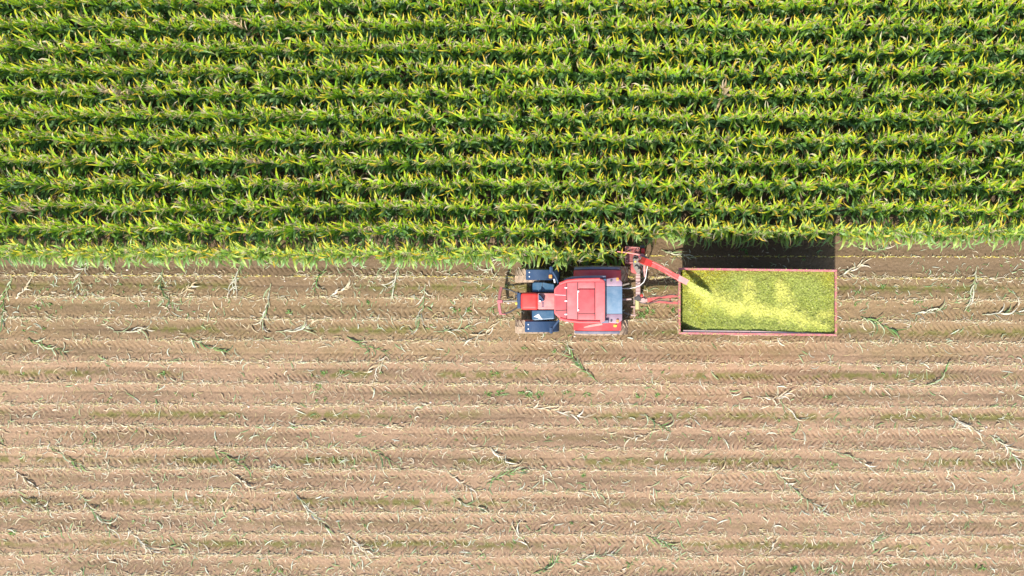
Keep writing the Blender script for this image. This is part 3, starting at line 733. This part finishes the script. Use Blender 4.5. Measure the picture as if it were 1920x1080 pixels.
# blue side boxes
bm = bmesh.new(); prism(bm, [(1001, 529), (1020, 530), (1039, 532.5), (1039, 548), (998, 548), (998, 531)], 0.85, 1.36, 0.035); sb = build('side_panel', bm, 'teal', T)
bm = bmesh.new(); tube(bm, [P(1017, 530, 1.365), P(1015.5, 548, 1.365)], 0.006, 4); build('panel_seam', bm, 'dark', sb)
bm = bmesh.new(); prism(bm, [(997, 581.5), (1039, 581.5), (1039.5, 598), (1001, 601), (997.5, 599)], 0.85, 1.36, 0.035); sb = build('side_panel', bm, 'teal', T)
bm = bmesh.new(); prism(bm, [(1000.5, 594), (1010, 588.5), (1014, 595), (1018, 599), (1011, 597.5), (1006, 595)], 1.35, 1.366); build('dirt_patch', bm, 'white', sb)
# exhaust
bm = bmesh.new(); prism(bm, [(1009.5, 550.5), (1014.5, 556), (1020, 562.5), (1018, 564.5), (1012, 566), (1010.5, 568), (1009.6, 560)], 1.45, 1.72, 0.015); ex = build('exhaust', bm, 'navy', T)
bm = bmesh.new(); pp = P(1012.5, 564.8, 1.75); cyl(bm, (pp.x, pp.y, 1.74), 0.035, 0.08, 12); build('exhaust_tip', bm, 'white', ex)
# cab
CAB = [(1050, 536), (1128, 527), (1128, 601), (1050, 593)]
bm = bmesh.new(); prism(bm, [(1046, 534), (1150, 526), (1150, 602), (1046, 594)], 0.9, 1.35, 0.04); build('cab_floor', bm, 'dark', T)
bm = bmesh.new(); prism(bm, [(1049, 537), (1060, 530), (1148, 527), (1148, 601), (1060, 598), (1049, 591)], 1.35, 2.55); build('cab_glass', bm, 'glass', T)
for (x, y) in ((1050, 536), (1050, 592), (1100, 527.5), (1100, 600.5), (1148, 527), (1148, 601)):
    bm = bmesh.new(); a = P(x, y, 2.0); tube(bm, [(a.x, a.y, 1.3), (a.x, a.y, 2.6)], 0.035, 6); build('cab_post', bm, 'dark', T)
ROOF = [(1038.6, 541), (1047, 532.8), (1063, 525), (1086, 522.6), (1112, 521.6), (1126, 521.6), (1135, 526), (1135, 602), (1127, 606), (1100, 606), (1077, 605.5), (1060, 601.5), (1048, 596.5), (1038.6, 588)]
bm = bmesh.new(); prism(bm, ROOF, 2.50, 2.70, 0.06, 0.0, 4); rf = build('roof', bm, 'roof_red', T, True)
# raised centre skin with grooves: separate pressed panels
for nm, pts, mt, zt in (('roof_front_panel', [(1041, 543), (1049, 535.5), (1062.2, 531), (1062.2, 598), (1049, 593.5), (1041, 586)], 'hatch_red', 2.718),
                        ('roof_mid_panel', [(1063.2, 530.8), (1082.6, 529.2), (1082.6, 598.8), (1063.2, 598)], 'roof_red', 2.722),
                        ('roof_side_panel', [(1083.6, 529.2), (1115, 528.8), (1115, 541), (1083.6, 541)], 'roof_red', 2.722),
                        ('roof_side_panel', [(1083.6, 588.4), (1115, 588.4), (1115, 599.2), (1083.6, 598.8)], 'roof_red', 2.722),
                        ('roof_rear_panel', [(1116, 528.8), (1134, 529), (1134, 600), (1116, 599.2)], 'roof_red', 2.722)):
    bm = bmesh.new(); prism(bm, pts, 2.66, zt, 0.012); build(nm, bm, mt, rf, True)
bm = bmesh.new(); prism(bm, [(1085.6, 542.2), (1114.8, 542.2), (1114.8, 587.2), (1085.6, 587.2)], 2.67, 2.755, 0.02, 0.0, 3); ht = build('roof_hatch', bm, 'hatch_red', T, True, 'darker red square hatch in the roof')
bm = bmesh.new(); tube(bm, [P(1083.2, 546, 2.735), P(1083.2, 584, 2.735)], 0.012, 6); build('hatch_hinge', bm, 'white', ht)
for y in (546.5, 581.5):
    bm = bmesh.new(); a = P(1084.3, y, 2.74); cyl(bm, (a.x, a.y, 2.735), 0.03, 0.04, 10); build('hinge_bolt', bm, 'white', ht)
for y in (539.4, 564.4, 589.4):
    bm = bmesh.new(); pbox(bm, 1058.5, 1063.5, y - 1.3, y + 1.3, 2.70, 2.75, 0.01); build('work_light', bm, 'white', T)
bm = bmesh.new(); tube(bm, [P(1040, 552.6, 2.724), P(1061, 553.6, 2.724)], 0.008, 4); build('roof_line', bm, 'white', rf)
for pts in ([(1049, 532.2), (1064, 526.4), (1086, 524.4), (1125, 523.6)], [(1050, 597.2), (1064, 600.6), (1086, 603.4), (1125, 603.8)]):
    bm = bmesh.new(); tube(bm, [P(x, y, 2.70) for x, y in pts], 0.05, 8); build('roof_rail', bm, 'fender_red', rf, True)
bm = bmesh.new(); tube(bm, [P(1058, 525.6, 2.52), P(1075, 521.2, 2.52), P(1100, 519.8, 2.52), P(1136, 519.4, 2.52)], 0.05, 6); build('roof_gutter', bm, 'lip', rf, True)
bm = bmesh.new()
for a_, b2 in (((1062.7, 532), (1062.7, 597.5)), ((1083.1, 530), (1083.1, 545)), ((1083.1, 585), (1083.1, 598.5)), ((1085.5, 541.5), (1115.4, 541.5)), ((1085.5, 587.9), (1115.4, 587.9)), ((1115.4, 541.5), (1115.4, 587.9)), ((1115.5, 530), (1115.5, 541)), ((1115.5, 588), (1115.5, 599)), ((1134.7, 529), (1134.7, 601)),
               ((1041, 583), (1062, 581.5))):
    tube(bm, [P(*a_, 2.722), P(*b2, 2.722)], 0.013, 4)
for pts in ([(1050, 533.8), (1064, 528.4), (1086, 526.6), (1125, 526.0)], [(1051, 595.6), (1064, 598.8), (1086, 601.2), (1125, 601.5)]):  # dark strips drawn beside the rails to paint their shade
    tube(bm, [P(x, y, 2.705) for x, y in pts], 0.014, 4)
build('roof_groove_and_rail_shade', bm, 'dark', rf)
# rear panel behind the roof
bm = bmesh.new(); prism(bm, [(1128, 526), (1136, 523), (1158, 520), (1166.5, 529), (1166.5, 536.5), (1135, 536.5), (1135, 529)], 2.44, 2.56, 0.015); build('rear_canopy', bm, 'rear_panel_reflect', T, True, 'rear canopy end with a painted pinkish reflection')
bm = bmesh.new(); pbox(bm, 1135, 1166.5, 536.9, 588.4, 2.44, 2.562, 0.012); rc = build('rear_canopy', bm, 'rear_panel', T, True, 'blue grey middle of the rear canopy')
bm = bmesh.new(); prism(bm, [(1135, 588.8), (1166.5, 588.8), (1166.5, 600), (1159, 606.5), (1137, 605), (1135, 601)], 2.44, 2.56, 0.015); build('rear_canopy', bm, 'rear_panel_reflect', T, True, 'rear canopy end with a painted pinkish reflection')
bm = bmesh.new(); pbox(bm, 1126.5, 1141, 600.2, 606, 2.5, 2.68, 0.02); build('rear_box', bm, 'lip', T)
bm = bmesh.new(); prism(bm, [(1126.5, 524), (1136, 522), (1137, 527), (1133, 530)], 2.5, 2.66, 0.02); build('rear_box', bm, 'teal', T)
for y in (523.5, 602.2):
    bm = bmesh.new(); pbox(bm, 1155.5, 1160, y - 3, y + 3, 2.55, 2.62, 0.015); build('indicator_light', bm, 'orange', T)
# rear fenders
for (a, b_, lo, hi) in ((505.6, 531, 499.8, 505.4), (597, 620.2, 620.4, 626.2)):
    top = [(1079.5, a), (1166, a), (1166.5, b_), (1079, b_)]
    ff = arch(T, 'rear_fender', 'fender_red', 1124, a, b_, 1.04, 0.93, 47, 149, 18)
    arch(ff, 'fender_lip', 'lip', 1124, lo, hi, 1.03, 0.93, 50, 147, 18)
bm = bmesh.new(); prism(bm, [(1150, 608.8), (1156.5, 608.8), (1156, 613.2), (1149.8, 613.2)], 1.8, 1.86, 0.01); build('sticker', bm, 'yellow', T, label='yellow tag on the rear fender')
bm = bmesh.new(); tube(bm, [P(1095, 613.5, 2.05), P(1108, 610, 2.15), P(1130, 607, 2.3)], [0.02, 0.05, 0.04], 6); build('grab_rail', bm, 'spout_pink', T, True)
# mirrors, indicator
for pts, mx_ in (([(1032, 502.5), (1036, 509), (1041, 517), (1047, 531)], (1034, 506)), ([(1031, 624), (1036, 616), (1041, 609), (1048, 600)], (1034, 619))):
    bm = bmesh.new(); tube(bm, [P(x, y, 2.1) for x, y in pts], 0.035, 6)
    am = build('mirror_arm', bm, 'navy', T)
    bm = bmesh.new(); wbox(bm, P(*mx_, 2.05), (0.10, 0.22, 0.34), 0.03); build('mirror', bm, 'navy', am)
bm = bmesh.new(); pbox(bm, 1029, 1035, 515, 521.5, 1.42, 1.55, 0.015); il = build('indicator_light', bm, 'orange', T)
bm = bmesh.new(); tube(bm, [P(1039, 523, 1.9), P(1040.5, 530, 1.9)], 0.03, 6); build('air_pipe', bm, 'white', T)
# front linkage
bm = bmesh.new(); tube(bm, [P(937, 565, 0.7), P(970, 564, 0.75)], 0.03, 8); fl = build('top_link', bm, 'grey', T)
for pts in ([(942, 540), (958, 544), (972, 551)], [(942, 589), (954, 586), (970, 577)]):
    bm = bmesh.new(); tube(bm, [P(x, y, 0.62) for x, y in pts], 0.026, 6); build('lower_arm', bm, 'dark', T)
bm = bmesh.new(); tube(bm, [P(940.5, 538, 0.75), P(937.5, 550, 0.75), P(935.5, 564, 0.75)], 1, rect=(0.085, 0.09)); build('front_crossbar', bm, 'head_red', T, label='dark red upper half of the front crossbar')
bm = bmesh.new(); tube(bm, [P(935.5, 564.2, 0.752), P(936.5, 577, 0.752), P(939, 590, 0.752)], 1, rect=(0.085, 0.09)); build('front_crossbar', bm, 'trailer_red', T, label='pinkish lower half of the front crossbar')
bm = bmesh.new(); pbox(bm, 932, 942, 562, 568, 0.7, 0.82, 0.02); build('coupling', bm, 'trailer_red', T)
bm = bmesh.new(); tube(bm, [P(938, 589, 0.75), P(948, 589, 0.75)], 0.02, 6); build('coupling_pin', bm, 'trailer_red', T)
# rear links
for pts, m_ in (([(1162, 562, .8), (1176, 561, .8), (1184, 560.5, .8)], 'galv'), ([(1162, 583, .7), (1178, 589, .7)], 'grey'), ([(1162, 536, .7), (1180, 531, .7)], 'grey')):
    bm = bmesh.new(); tube(bm, [P(*q) for q in pts], 0.035, 8); build('rear_link', bm, m_, T)

# ------------------------------------------------------------------ mounted forage harvester
Hv = thing('forage_harvester', 'side mounted red forage harvester with long curved spout reaching over the trailer', 'harvester', P(1192, 520, 0))
bm = bmesh.new(); prism(bm, [(1172.5, 460.5), (1200, 462), (1200, 493), (1190, 495.5), (1171.2, 494)], 0.55, 1.35, 0.03); hb = build('header_box', bm, 'head_red', Hv)
bm = bmesh.new(); tube(bm, [P(1172, 477, 1.36), P(1199, 478, 1.36)], 0.008, 4); tube(bm, [P(1186, 461.5, 1.36), P(1185, 494, 1.36)], 0.007, 4); build('box_rib', bm, 'draw_red', hb)
for y0, y1 in ((466, 462), (482, 480), (496, 498)):
    bm = bmesh.new(); tube(bm, [P(1174, y0, .5), P(1145, (y0 + y1) / 2, .45), P(1118, y1, .25)], [0.10, 0.07, 0.015], 8); build('crop_divider', bm, 'head_red', Hv, True)
bm = bmesh.new(); prism(bm, [(1181, 497), (1186, 494.5), (1202, 494.5), (1202, 508), (1192, 513), (1183, 511), (1180, 504)], 0.5, 1.15, 0.04); build('drum_housing', bm, 'draw_red', Hv, True)
bm = bmesh.new()
prism(bm, [(1186.5, 485), (1196, 483.5), (1200, 490), (1200, 512), (1194, 513), (1187, 500)], 0.8, 1.62, 0.03)
for (x, y, r_, z) in ((1197, 489, .08, 1.75), (1193, 503, .07, 1.7), (1198, 507, .05, 1.74), (1190, 487, .04, 1.68)):
    a = P(x, y, z); cyl(bm, (a.x, a.y, z - .08), r_, 0.18, 14)
gb = build('gearbox', bm, 'grey', Hv)
bm = bmesh.new(); prism(bm, [(1191.2, 487.8), (1193.2, 491.8), (1189.2, 491.8)], 1.60, 1.63); build('warning_triangle', bm, 'yellow', gb)
bm = bmesh.new(); a = P(1205.3, 468.5, 1.5); pbox(bm, 1202.2, 1208.8, 465.5, 474.5, 0.9, 1.55, 0.03); build('hydraulic_motor', bm, 'bright_red', Hv)
bm = bmesh.new(); pbox(bm, 1200.5, 1209, 459.5, 465.2, 0.9, 1.45, 0.03); build('motor_cap', bm, 'dark', Hv)
bm = bmesh.new(); tube(bm, [P(1157, 471.5, 1.7), P(1180, 474, 1.72), P(1207, 479, 1.75)], [0.02, 0.025, 0.04], 6); build('guide_rod', bm, 'spout_pink', Hv)
bm = bmesh.new(); a = P(1206.5, 487.5, 2.2); cyl(bm, (a.x, a.y, 1.75), 0.12, 1.3, 18); cyl(bm, (a.x, a.y, 1.5), 0.17, 0.12, 18); cyl(bm, (a.x, a.y, 2.1), 0.15, 0.06, 18); build('spout_tower', bm, 'grey', Hv, True)
bm = bmesh.new(); prism(bm, [(1197, 476), (1206, 475), (1211, 480), (1209, 486), (1203, 492), (1198, 489)], 1.3, 1.95, 0.03); build('tower_bracket', bm, 'trailer_red', Hv)
SP_ = [(1203.5, 488.0, 2.15), (1208, 489.5, 2.62), (1214, 491.5, 2.92), (1224, 495.5, 3.08), (1236, 501, 3.15), (1248, 507.5, 3.19), (1260, 515, 3.18), (1271, 520.3, 3.13)]
bm = bmesh.new(); tube(bm, [P(*q) for q in SP_[:4]], [1.25, 1.22, 1.15, 1.08], rect=(0.17, 0.16)); build('spout_elbow', bm, 'bright_red', Hv, label='bright red lower bend of the spout')
bm = bmesh.new(); tube(bm, [P(*q) for q in SP_[3:]], [1.05, 1.0, 0.98, 0.96, 0.94], rect=(0.17, 0.15)); spx = build('spout', bm, 'spout_red', Hv)
for dy in (-1, 1):   # rolled edges
    bm = bmesh.new(); tube(bm, [P(x - dy * 2.3 * -1 * 0.55, y + dy * 4.1, z + 0.07) for x, y, z in SP_[3:]], 0.011, 5); build('spout_edge', bm, 'spout_pink', spx)
bm = bmesh.new(); tube(bm, [P(1271, 520.4, 3.14), P(1280, 525, 3.08), P(1288, 529.4, 2.98)], [1, 1.02, 1.0], rect=(0.175, 0.10)); build('spout_flap', bm, 'spout_pink', Hv, label='pale pink deflector flap at the spout end')
bm = bmesh.new(); tube(bm, [P(1173, 463, 1.37), P(1199, 464, 1.37), P(1199, 492, 1.37), P(1173, 492.5, 1.37), P(1173, 463, 1.37)], 0.016, 5); build('box_edge', bm, 'spout_pink', hb)
for (x, y) in ((1176, 466), (1176, 489), (1182, 470), (1195, 466)):
    bm = bmesh.new(); a = P(x, y, 1.37); cyl(bm, (a.x, a.y, 1.37), 0.022, 0.03, 8); build('bolt', bm, 'galv', hb)
bm = bmesh.new(); tube(bm, [P(1196, 482, 1.72), P(1190, 480, 1.7), P(1187, 483, 1.66), P(1188, 492, 1.6)], 0.016, 6); tube(bm, [P(1200, 497, 1.7), P(1205, 503, 1.6), P(1203, 511, 1.3)], 0.014, 6); build('hose', bm, 'dark', Hv, True)
for i in range(7):
    bm = bmesh.new(); pbox(bm, 1191.9, 1200.5, 516 + i * 6, 516.5 + i * 6, 0.98, 1.012); build('beam_weld', bm, 'head_red', Hv)
bm = bmesh.new(); pbox(bm, 1191.8, 1200.6, 512, 557, 0.78, 1.0, 0.02); build('cross_beam', bm, 'galv', Hv)
bm = bmesh.new(); pbox(bm, 1191.2, 1198, 562, 580, 0.7, 0.92, 0.02); build('beam_stub', bm, 'lime', Hv, label='yellow green end of the cross beam')
bm = bmesh.new(); pbox(bm, 1189, 1200, 556.4, 562.6, 0.72, 0.98, 0.02); a = P(1197, 560, .9); cyl(bm, (a.x, a.y, .9), 0.09, 0.3, 14); build('beam_joint', bm, 'dark', Hv)
bm = bmesh.new(); tube(bm, [P(1208, 497, 1.5), P(1208.4, 508, 1.42)], 0.045, 8); tube(bm, [P(1208.4, 508, 1.42), P(1209, 519, 1.35)], 0.025, 8); build('lift_cylinder', bm, 'spout_pink', Hv)
bm = bmesh.new(); tube(bm, [P(x, y, z) for x, y, z in ((1214, 499, 1.7), (1212, 510, 1.5), (1210.5, 521, 1.35), (1207, 529, 1.25), (1200, 535, 1.2), (1190, 539, 1.15), (1178, 541.3, 1.1), (1164, 541, 1.1))], 0.013, 6); build('hose', bm, 'white', Hv, True)
bm = bmesh.new(); tube(bm, [P(x, y, z) for x, y, z in ((1205, 500, 1.6), (1206, 512, 1.4), (1209, 522, 1.3), (1205, 531, 1.2), (1202, 536, 1.1))], 0.014, 6); build('hose', bm, 'dark', Hv, True)
bm = bmesh.new(); tube(bm, [P(1189, 556, .55), P(1189, 590, .5)], 0.02, 6); tube(bm, [P(1183, 591, .48), P(1192, 591, .48)], 0.03, 6); tube(bm, [P(1183, 575, .6), P(1192, 575, .6)], 0.025, 6); build('support_stand', bm, 'galv', Hv)
bm = bmesh.new(); tube(bm, [P(1164, 586, .6), P(1176, 588, .6), P(1187, 590, .55)], 0.02, 6); build('stay_chain', bm, 'grey', Hv)

# ------------------------------------------------------------------ trailer
Tr = thing('trailer', 'long open topped tipping trailer with faded red walls behind the harvester', 'trailer', P(1420, 566, 0))
ZT = 2.75
cor = [(1274, 504.2), (1567, 507.8), (1567, 628.2), (1274, 624.6)]   # centre line of the rim
cw = [P(x, y, ZT) for x, y in cor]
def wall(name, a, b_, th, z0, z1, m_):
    bm = bmesh.new(); tube(bm, [Vector((a.x, a.y, (z0 + z1) / 2)), Vector((b_.x, b_.y, (z0 + z1) / 2))], 1, rect=(th, z1 - z0)); return build(name, bm, m_, Tr)
for nm, i, j in (('side_wall', 0, 1), ('tailgate', 1, 2), ('side_wall', 2, 3), ('front_wall', 3, 0)):
    d = (cw[j] - cw[i]).normalized() * 0.02
    w_ = wall(nm, cw[i] + d, cw[j] - d, 0.035, 1.0, ZT - 0.05, 'trailer_in' if nm != 'side_wall' else 'trailer_red')
    bm = bmesh.new(); e = d * 1.45
    a, b_ = cw[i] - e * (1 if nm == 'side_wall' else -1.6), cw[j] + e * (1 if nm == 'side_wall' else -1.6)
    tube(bm, [Vector((a.x, a.y, ZT)), Vector((b_.x, b_.y, ZT))], 1, rect=(0.064, 0.10)); build('top_rail', bm, 'trailer_red', w_)
    nrib = 7 if nm == 'side_wall' else 3
    out = Vector((d.y, -d.x, 0)).normalized()
    for t_ in range(nrib):
        p = cw[i].lerp(cw[j], (t_ + 0.5) / nrib)
        c_mid = (cw[0] + cw[2]) / 2
        oo = out if (p - c_mid).dot(out) > 0 else -out
        bm = bmesh.new(); q = p + oo * 0.030
        tube(bm, [Vector((q.x, q.y, 1.0)), Vector((q.x, q.y, ZT - 0.06))], 1, rect=(0.03, 0.03)); build('wall_rib', bm, 'trailer_red', w_)
bm = bmesh.new(); prism(bm, [(x, y) for x, y in ((1276, 506), (1565, 509.5), (1565, 626.5), (1276, 623))], 0.98, 1.06); build('bed', bm, 'trailer_in', Tr)
bm = bmesh.new()
for y in (548, 582): tube(bm, [P(1285, y, 0.88), P(1560, y + 3, 0.88)], 1, rect=(0.10, 0.18))
for x in (1300, 1380, 1445, 1545): tube(bm, [P(x, 512, 0.9), P(x, 618, 0.9)], 1, rect=(0.08, 0.12))
build('frame', bm, 'draw_red', Tr)
bm = bmesh.new()
for x in (1396, 1452): tube(bm, [P(x, 516, 0.5), P(x, 618, 0.5)], 0.05, 10)
build('axle', bm, 'dark', Tr)
for x in (1396, 1452):
    for y in (513.5, 619.5):
        a = P(x, y, .5); wheel(Tr, (a.x, a.y, 0.5), 0.5, 0.36, 18)
bm = bmesh.new(); tube(bm, [P(1281, 621.6, ZT - .02), P(1420, 623.2, ZT - .02), P(1545, 625.6, ZT - .02)], [1, 1, .3], rect=(0.09, 0.05)); build('rail_ledge', bm, 'galv', Tr)
# drawbar
bm = bmesh.new()
tube(bm, [P(1212, 561.5, .75), P(1244, 557.5, .82), P(1292, 552, .86)], 1, rect=(0.085, 0.11)); tube(bm, [P(1212, 564.5, .75), P(1244, 566.2, .82), P(1292, 570, .86)], 1, rect=(0.085, 0.11))
for x, w_ in ((1228, 2.8), (1256, 5.5)): tube(bm, [P(x, 562.5 - w_, .80), P(x + 1.5, 562.5 + w_, .80)], 1, rect=(0.06, 0.08))
build('drawbar', bm, 'draw_red', Tr)
bm = bmesh.new(); a = P(1206, 562.5, .72); cyl(bm, (a.x, a.y, .76), 0.13, 0.08, 18); cyl(bm, (a.x, a.y, .84), 0.07, 0.12, 14); pbox(bm, 1204, 1214, 559.5, 566, 0.68, 0.84, 0.02); build('hitch', bm, 'galv', Tr)
bm = bmesh.new(); a = P(1203, 554.2, 1.); pbox(bm, 1200.5, 1206, 551.6, 557, 0.75, 1.05, 0.03); build('jack', bm, 'bright_red', Tr)
bm = bmesh.new(); tube(bm, [P(1214, 556, .95), P(1228, 553.5, .95), P(1240, 556, .95), P(1258, 552, .95), P(1273, 554, .98)], 0.014, 5); tube(bm, [P(1199, 567, .9), P(1215, 570, .85), P(1236, 563, .95), P(1262, 566, .95)], 0.016, 5); build('hose', bm, 'dark', Tr, True)

# ------------------------------------------------------------------ chopped maize in the trailer
def seg_dist(px_, py_, pts):
    d = np.full(px_.shape, 1e9)
    for (x0, y0, w0), (x1, y1, w1) in zip(pts, pts[1:]):
        vx, vy = x1 - x0, y1 - y0; t = np.clip(((px_ - x0) * vx + (py_ - y0) * vy) / (vx * vx + vy * vy), 0, 1)
        w_ = w0 + (w1 - w0) * t
        d = np.minimum(d, np.hypot(px_ - x0 - t * vx, py_ - y0 - t * vy) / w_)
    return d
RIDGE = [(1300, 545, 6), (1335, 562, 16), (1372, 572, 15), (1400, 572, 18), (1440, 582, 14), (1470, 582, 15), (1510, 598, 11), (1545, 607, 7)]
LUMP = [[(1400, 535, 10), (1403, 560, 16)], [(1462, 535, 10), (1464, 562, 16)], [(1530, 592, 8), (1545, 590, 10)]]
def load_fields(u, v_):
    """u, v_: photo px over the load"""
    d = seg_dist(u, v_, RIDGE)
    for q in LUMP: d = np.minimum(d, seg_dist(u, v_, q))
    d = d + (fbm(u, v_, 16, 71, 4) - 0.5) * 2.2
    fresh_ = np.clip((1.65 - d) * 0.85, 0, 1)
    yel = sm(60, 10, np.abs(u - 1312) + 0.5 * (v_ - 540)) * 0.75 + 0.5 * sm(30, 5, np.hypot(u - 1555, v_ - 520)) 
    h = 0.12 * np.exp(-(seg_dist(u, v_, RIDGE) * 0.75) ** 2)
    for q in LUMP: h = h + 0.06 * np.exp(-(seg_dist(u, v_, q)) ** 2)
    edge = np.minimum(np.minimum(u - 1276, 1565 - u), np.minimum(v_ - 507, 625 - v_))
    h = h - 0.05 * np.exp(-np.clip(edge, 0, 99) / 10) + 0.13 * sm(590, 622, v_) - 0.25 * np.exp(-((u - 1276) / 12) ** 2) - 0.22 * np.exp(-(((u - 1284) / 16) ** 2 + ((v_ - 620) / 12) ** 2))
    h = h + 0.10 * (fbm(u, v_, 16, 72, 4) - 0.5) + 0.03 * (vnoise(u, v_, 2.2, 73) - .5)
    return h, fresh_, yel
us = np.linspace(1275, 1566, 360); vs_ = np.linspace(505.6, 626.8, 160)
UU, VV = np.meshgrid(us, vs_)
hh, fr_, ye = load_fields(UU, VV)
OL = np.array([0.27, 0.29, 0.03]); OL2 = np.array([0.33, 0.37, 0.08]); FRE = np.array([0.56, 0.55, 0.13]); YE = np.array([0.42, 0.38, 0.02])
cc = lerp(np.broadcast_to(OL, UU.shape + (3,)), OL2, sm(0.35, 0.65, fbm(UU, VV, 35, 74, 2)))
cc = lerp(cc, YE, np.clip(ye, 0, 1) * sm(0.3, 0.7, fbm(UU, VV, 8, 75, 2)) * 1.0)
cc = lerp(cc, FRE, fr_)
cc = cc * (0.7 + 0.6 * vnoise(UU, VV, 1.6, 76))[..., None]
k_ = (H - 2.5) / (H * PPM); ZL = 2.58
shear = 0.0122
def load_xyz(u, v_, h):
    z = ZL + h
    v2 = v_ + (u - 1420) * shear
    return CX + (u - NX) * k_, (NY - v2) * k_, z
x, y, z = load_xyz(UU, VV, hh)
ny_, nx_ = UU.shape; idx = np.arange(nx_ * ny_).reshape(ny_, nx_)
Vs = np.stack([x.ravel(), y.ravel(), z.ravel()], 1)
Fs = np.stack([idx[:-1, :-1].ravel(), idx[1:, :-1].ravel(), idx[1:, 1:].ravel(), idx[:-1, 1:].ravel()], 1)
# chips
NC = 42000
cu = rng.uniform(1276, 1565, NC); cv = rng.uniform(507, 625.5, NC); ch, cf, cy_ = load_fields(cu, cv)
x, y, z = load_xyz(cu, cv, ch)
def chips(x, y, z, col, smin, smax):
    n_ = len(x); a = rng.uniform(0, 2 * np.pi, n_); L = rng.uniform(smin, smax, n_); w_ = L * rng.uniform(0.25, 0.6, n_); t1 = rng.normal(0, 0.5, n_); t2 = rng.normal(0, 0.5, n_)
    dx = np.stack([np.cos(a), np.sin(a), t1], 1) * L[:, None] / 2; dy = np.stack([-np.sin(a), np.cos(a), t2], 1) * w_[:, None] / 2
    p = np.stack([x, y, z], 1)
    v = np.stack([p - dx - dy, p + dx - dy, p + dx + dy, p - dx + dy], 1).reshape(-1, 3)
    return v, np.arange(4 * n_).reshape(-1, 4), np.repeat(col, 4, 0)
cb = OL2 + (YE - OL2) * (np.clip(cy_, 0, 1) * (rng.random(NC) < .6))[:, None]; cb = cb + (FRE * 1.05 - cb) * cf[:, None]
pale = rng.random(NC) < 0.05; cb[pale] = np.array([0.50, 0.48, 0.20])
cb = cb * rng.uniform(0.75, 1.28, (NC, 1))
v2, f2, c2 = chips(x, y, z + rng.uniform(0.004, 0.02, NC), cb, 0.014, 0.042)
o = npmesh('silage_load', np.concatenate([Vs, v2]), np.concatenate([Fs, f2 + len(Vs)]), M['chaff'], np.concatenate([cc.reshape(-1, 3), c2]))
tag(o, 'heap of chopped green maize filling the trailer, with a brighter fresh yellow ridge', 'chopped maize', kind='stuff')
# chips spilt on the rails and along the spout side
ec = rng.random(900); ei = rng.integers(0, 4, 900)
ex_ = np.array([cw[i].x + (cw[(i + 1) % 4].x - cw[i].x) * t for i, t in zip(ei, ec)]) + rng.normal(0, 0.02, 900)
ey_ = np.array([cw[i].y + (cw[(i + 1) % 4].y - cw[i].y) * t for i, t in zip(ei, ec)]) + rng.normal(0, 0.02, 900)
v3, f3, c3 = chips(ex_, ey_, np.full(900, ZT + 0.056), np.array([0.36, 0.36, 0.10]) * rng.uniform(0.6, 1.4, (900, 1)), 0.012, 0.035)
o2 = npmesh('spilt_chaff', v3, f3, M['chaff'], c3); tag(o2, 'fine green chaff spilt along the top rails of the trailer', 'chopped maize', kind='stuff')
# stream from the spout
NS = 13000
t = rng.random(NS) ** 0.8
a = P(1288, 529.6, 2.97); b_ = P(1336, 559, 2.62)
spread = 0.034 + 0.022 * t
ox = rng.normal(0, 1, NS) * spread * 0.75; oz = rng.normal(0, 1, NS) * spread * 0.5
d = (b_ - a); dn = Vector((d.x, d.y, 0)).normalized(); pn = Vector((-dn.y, dn.x, 0))
x = a.x + d.x * t + pn.x * ox; y = a.y + d.y * t + pn.y * ox; z = a.z + d.z * t ** 2 + oz * 0.8
cs = np.array([0.62, 0.64, 0.16]) * rng.uniform(0.75, 1.3, (NS, 1))
v2, f2, c2 = chips(x, y, z, cs, 0.02, 0.045)
o = npmesh('chaff_stream', v2, f2, M['chaff'], c2)
tag(o, 'stream of pale green chopped maize blown from the spout into the trailer', 'chopped maize', kind='stuff')
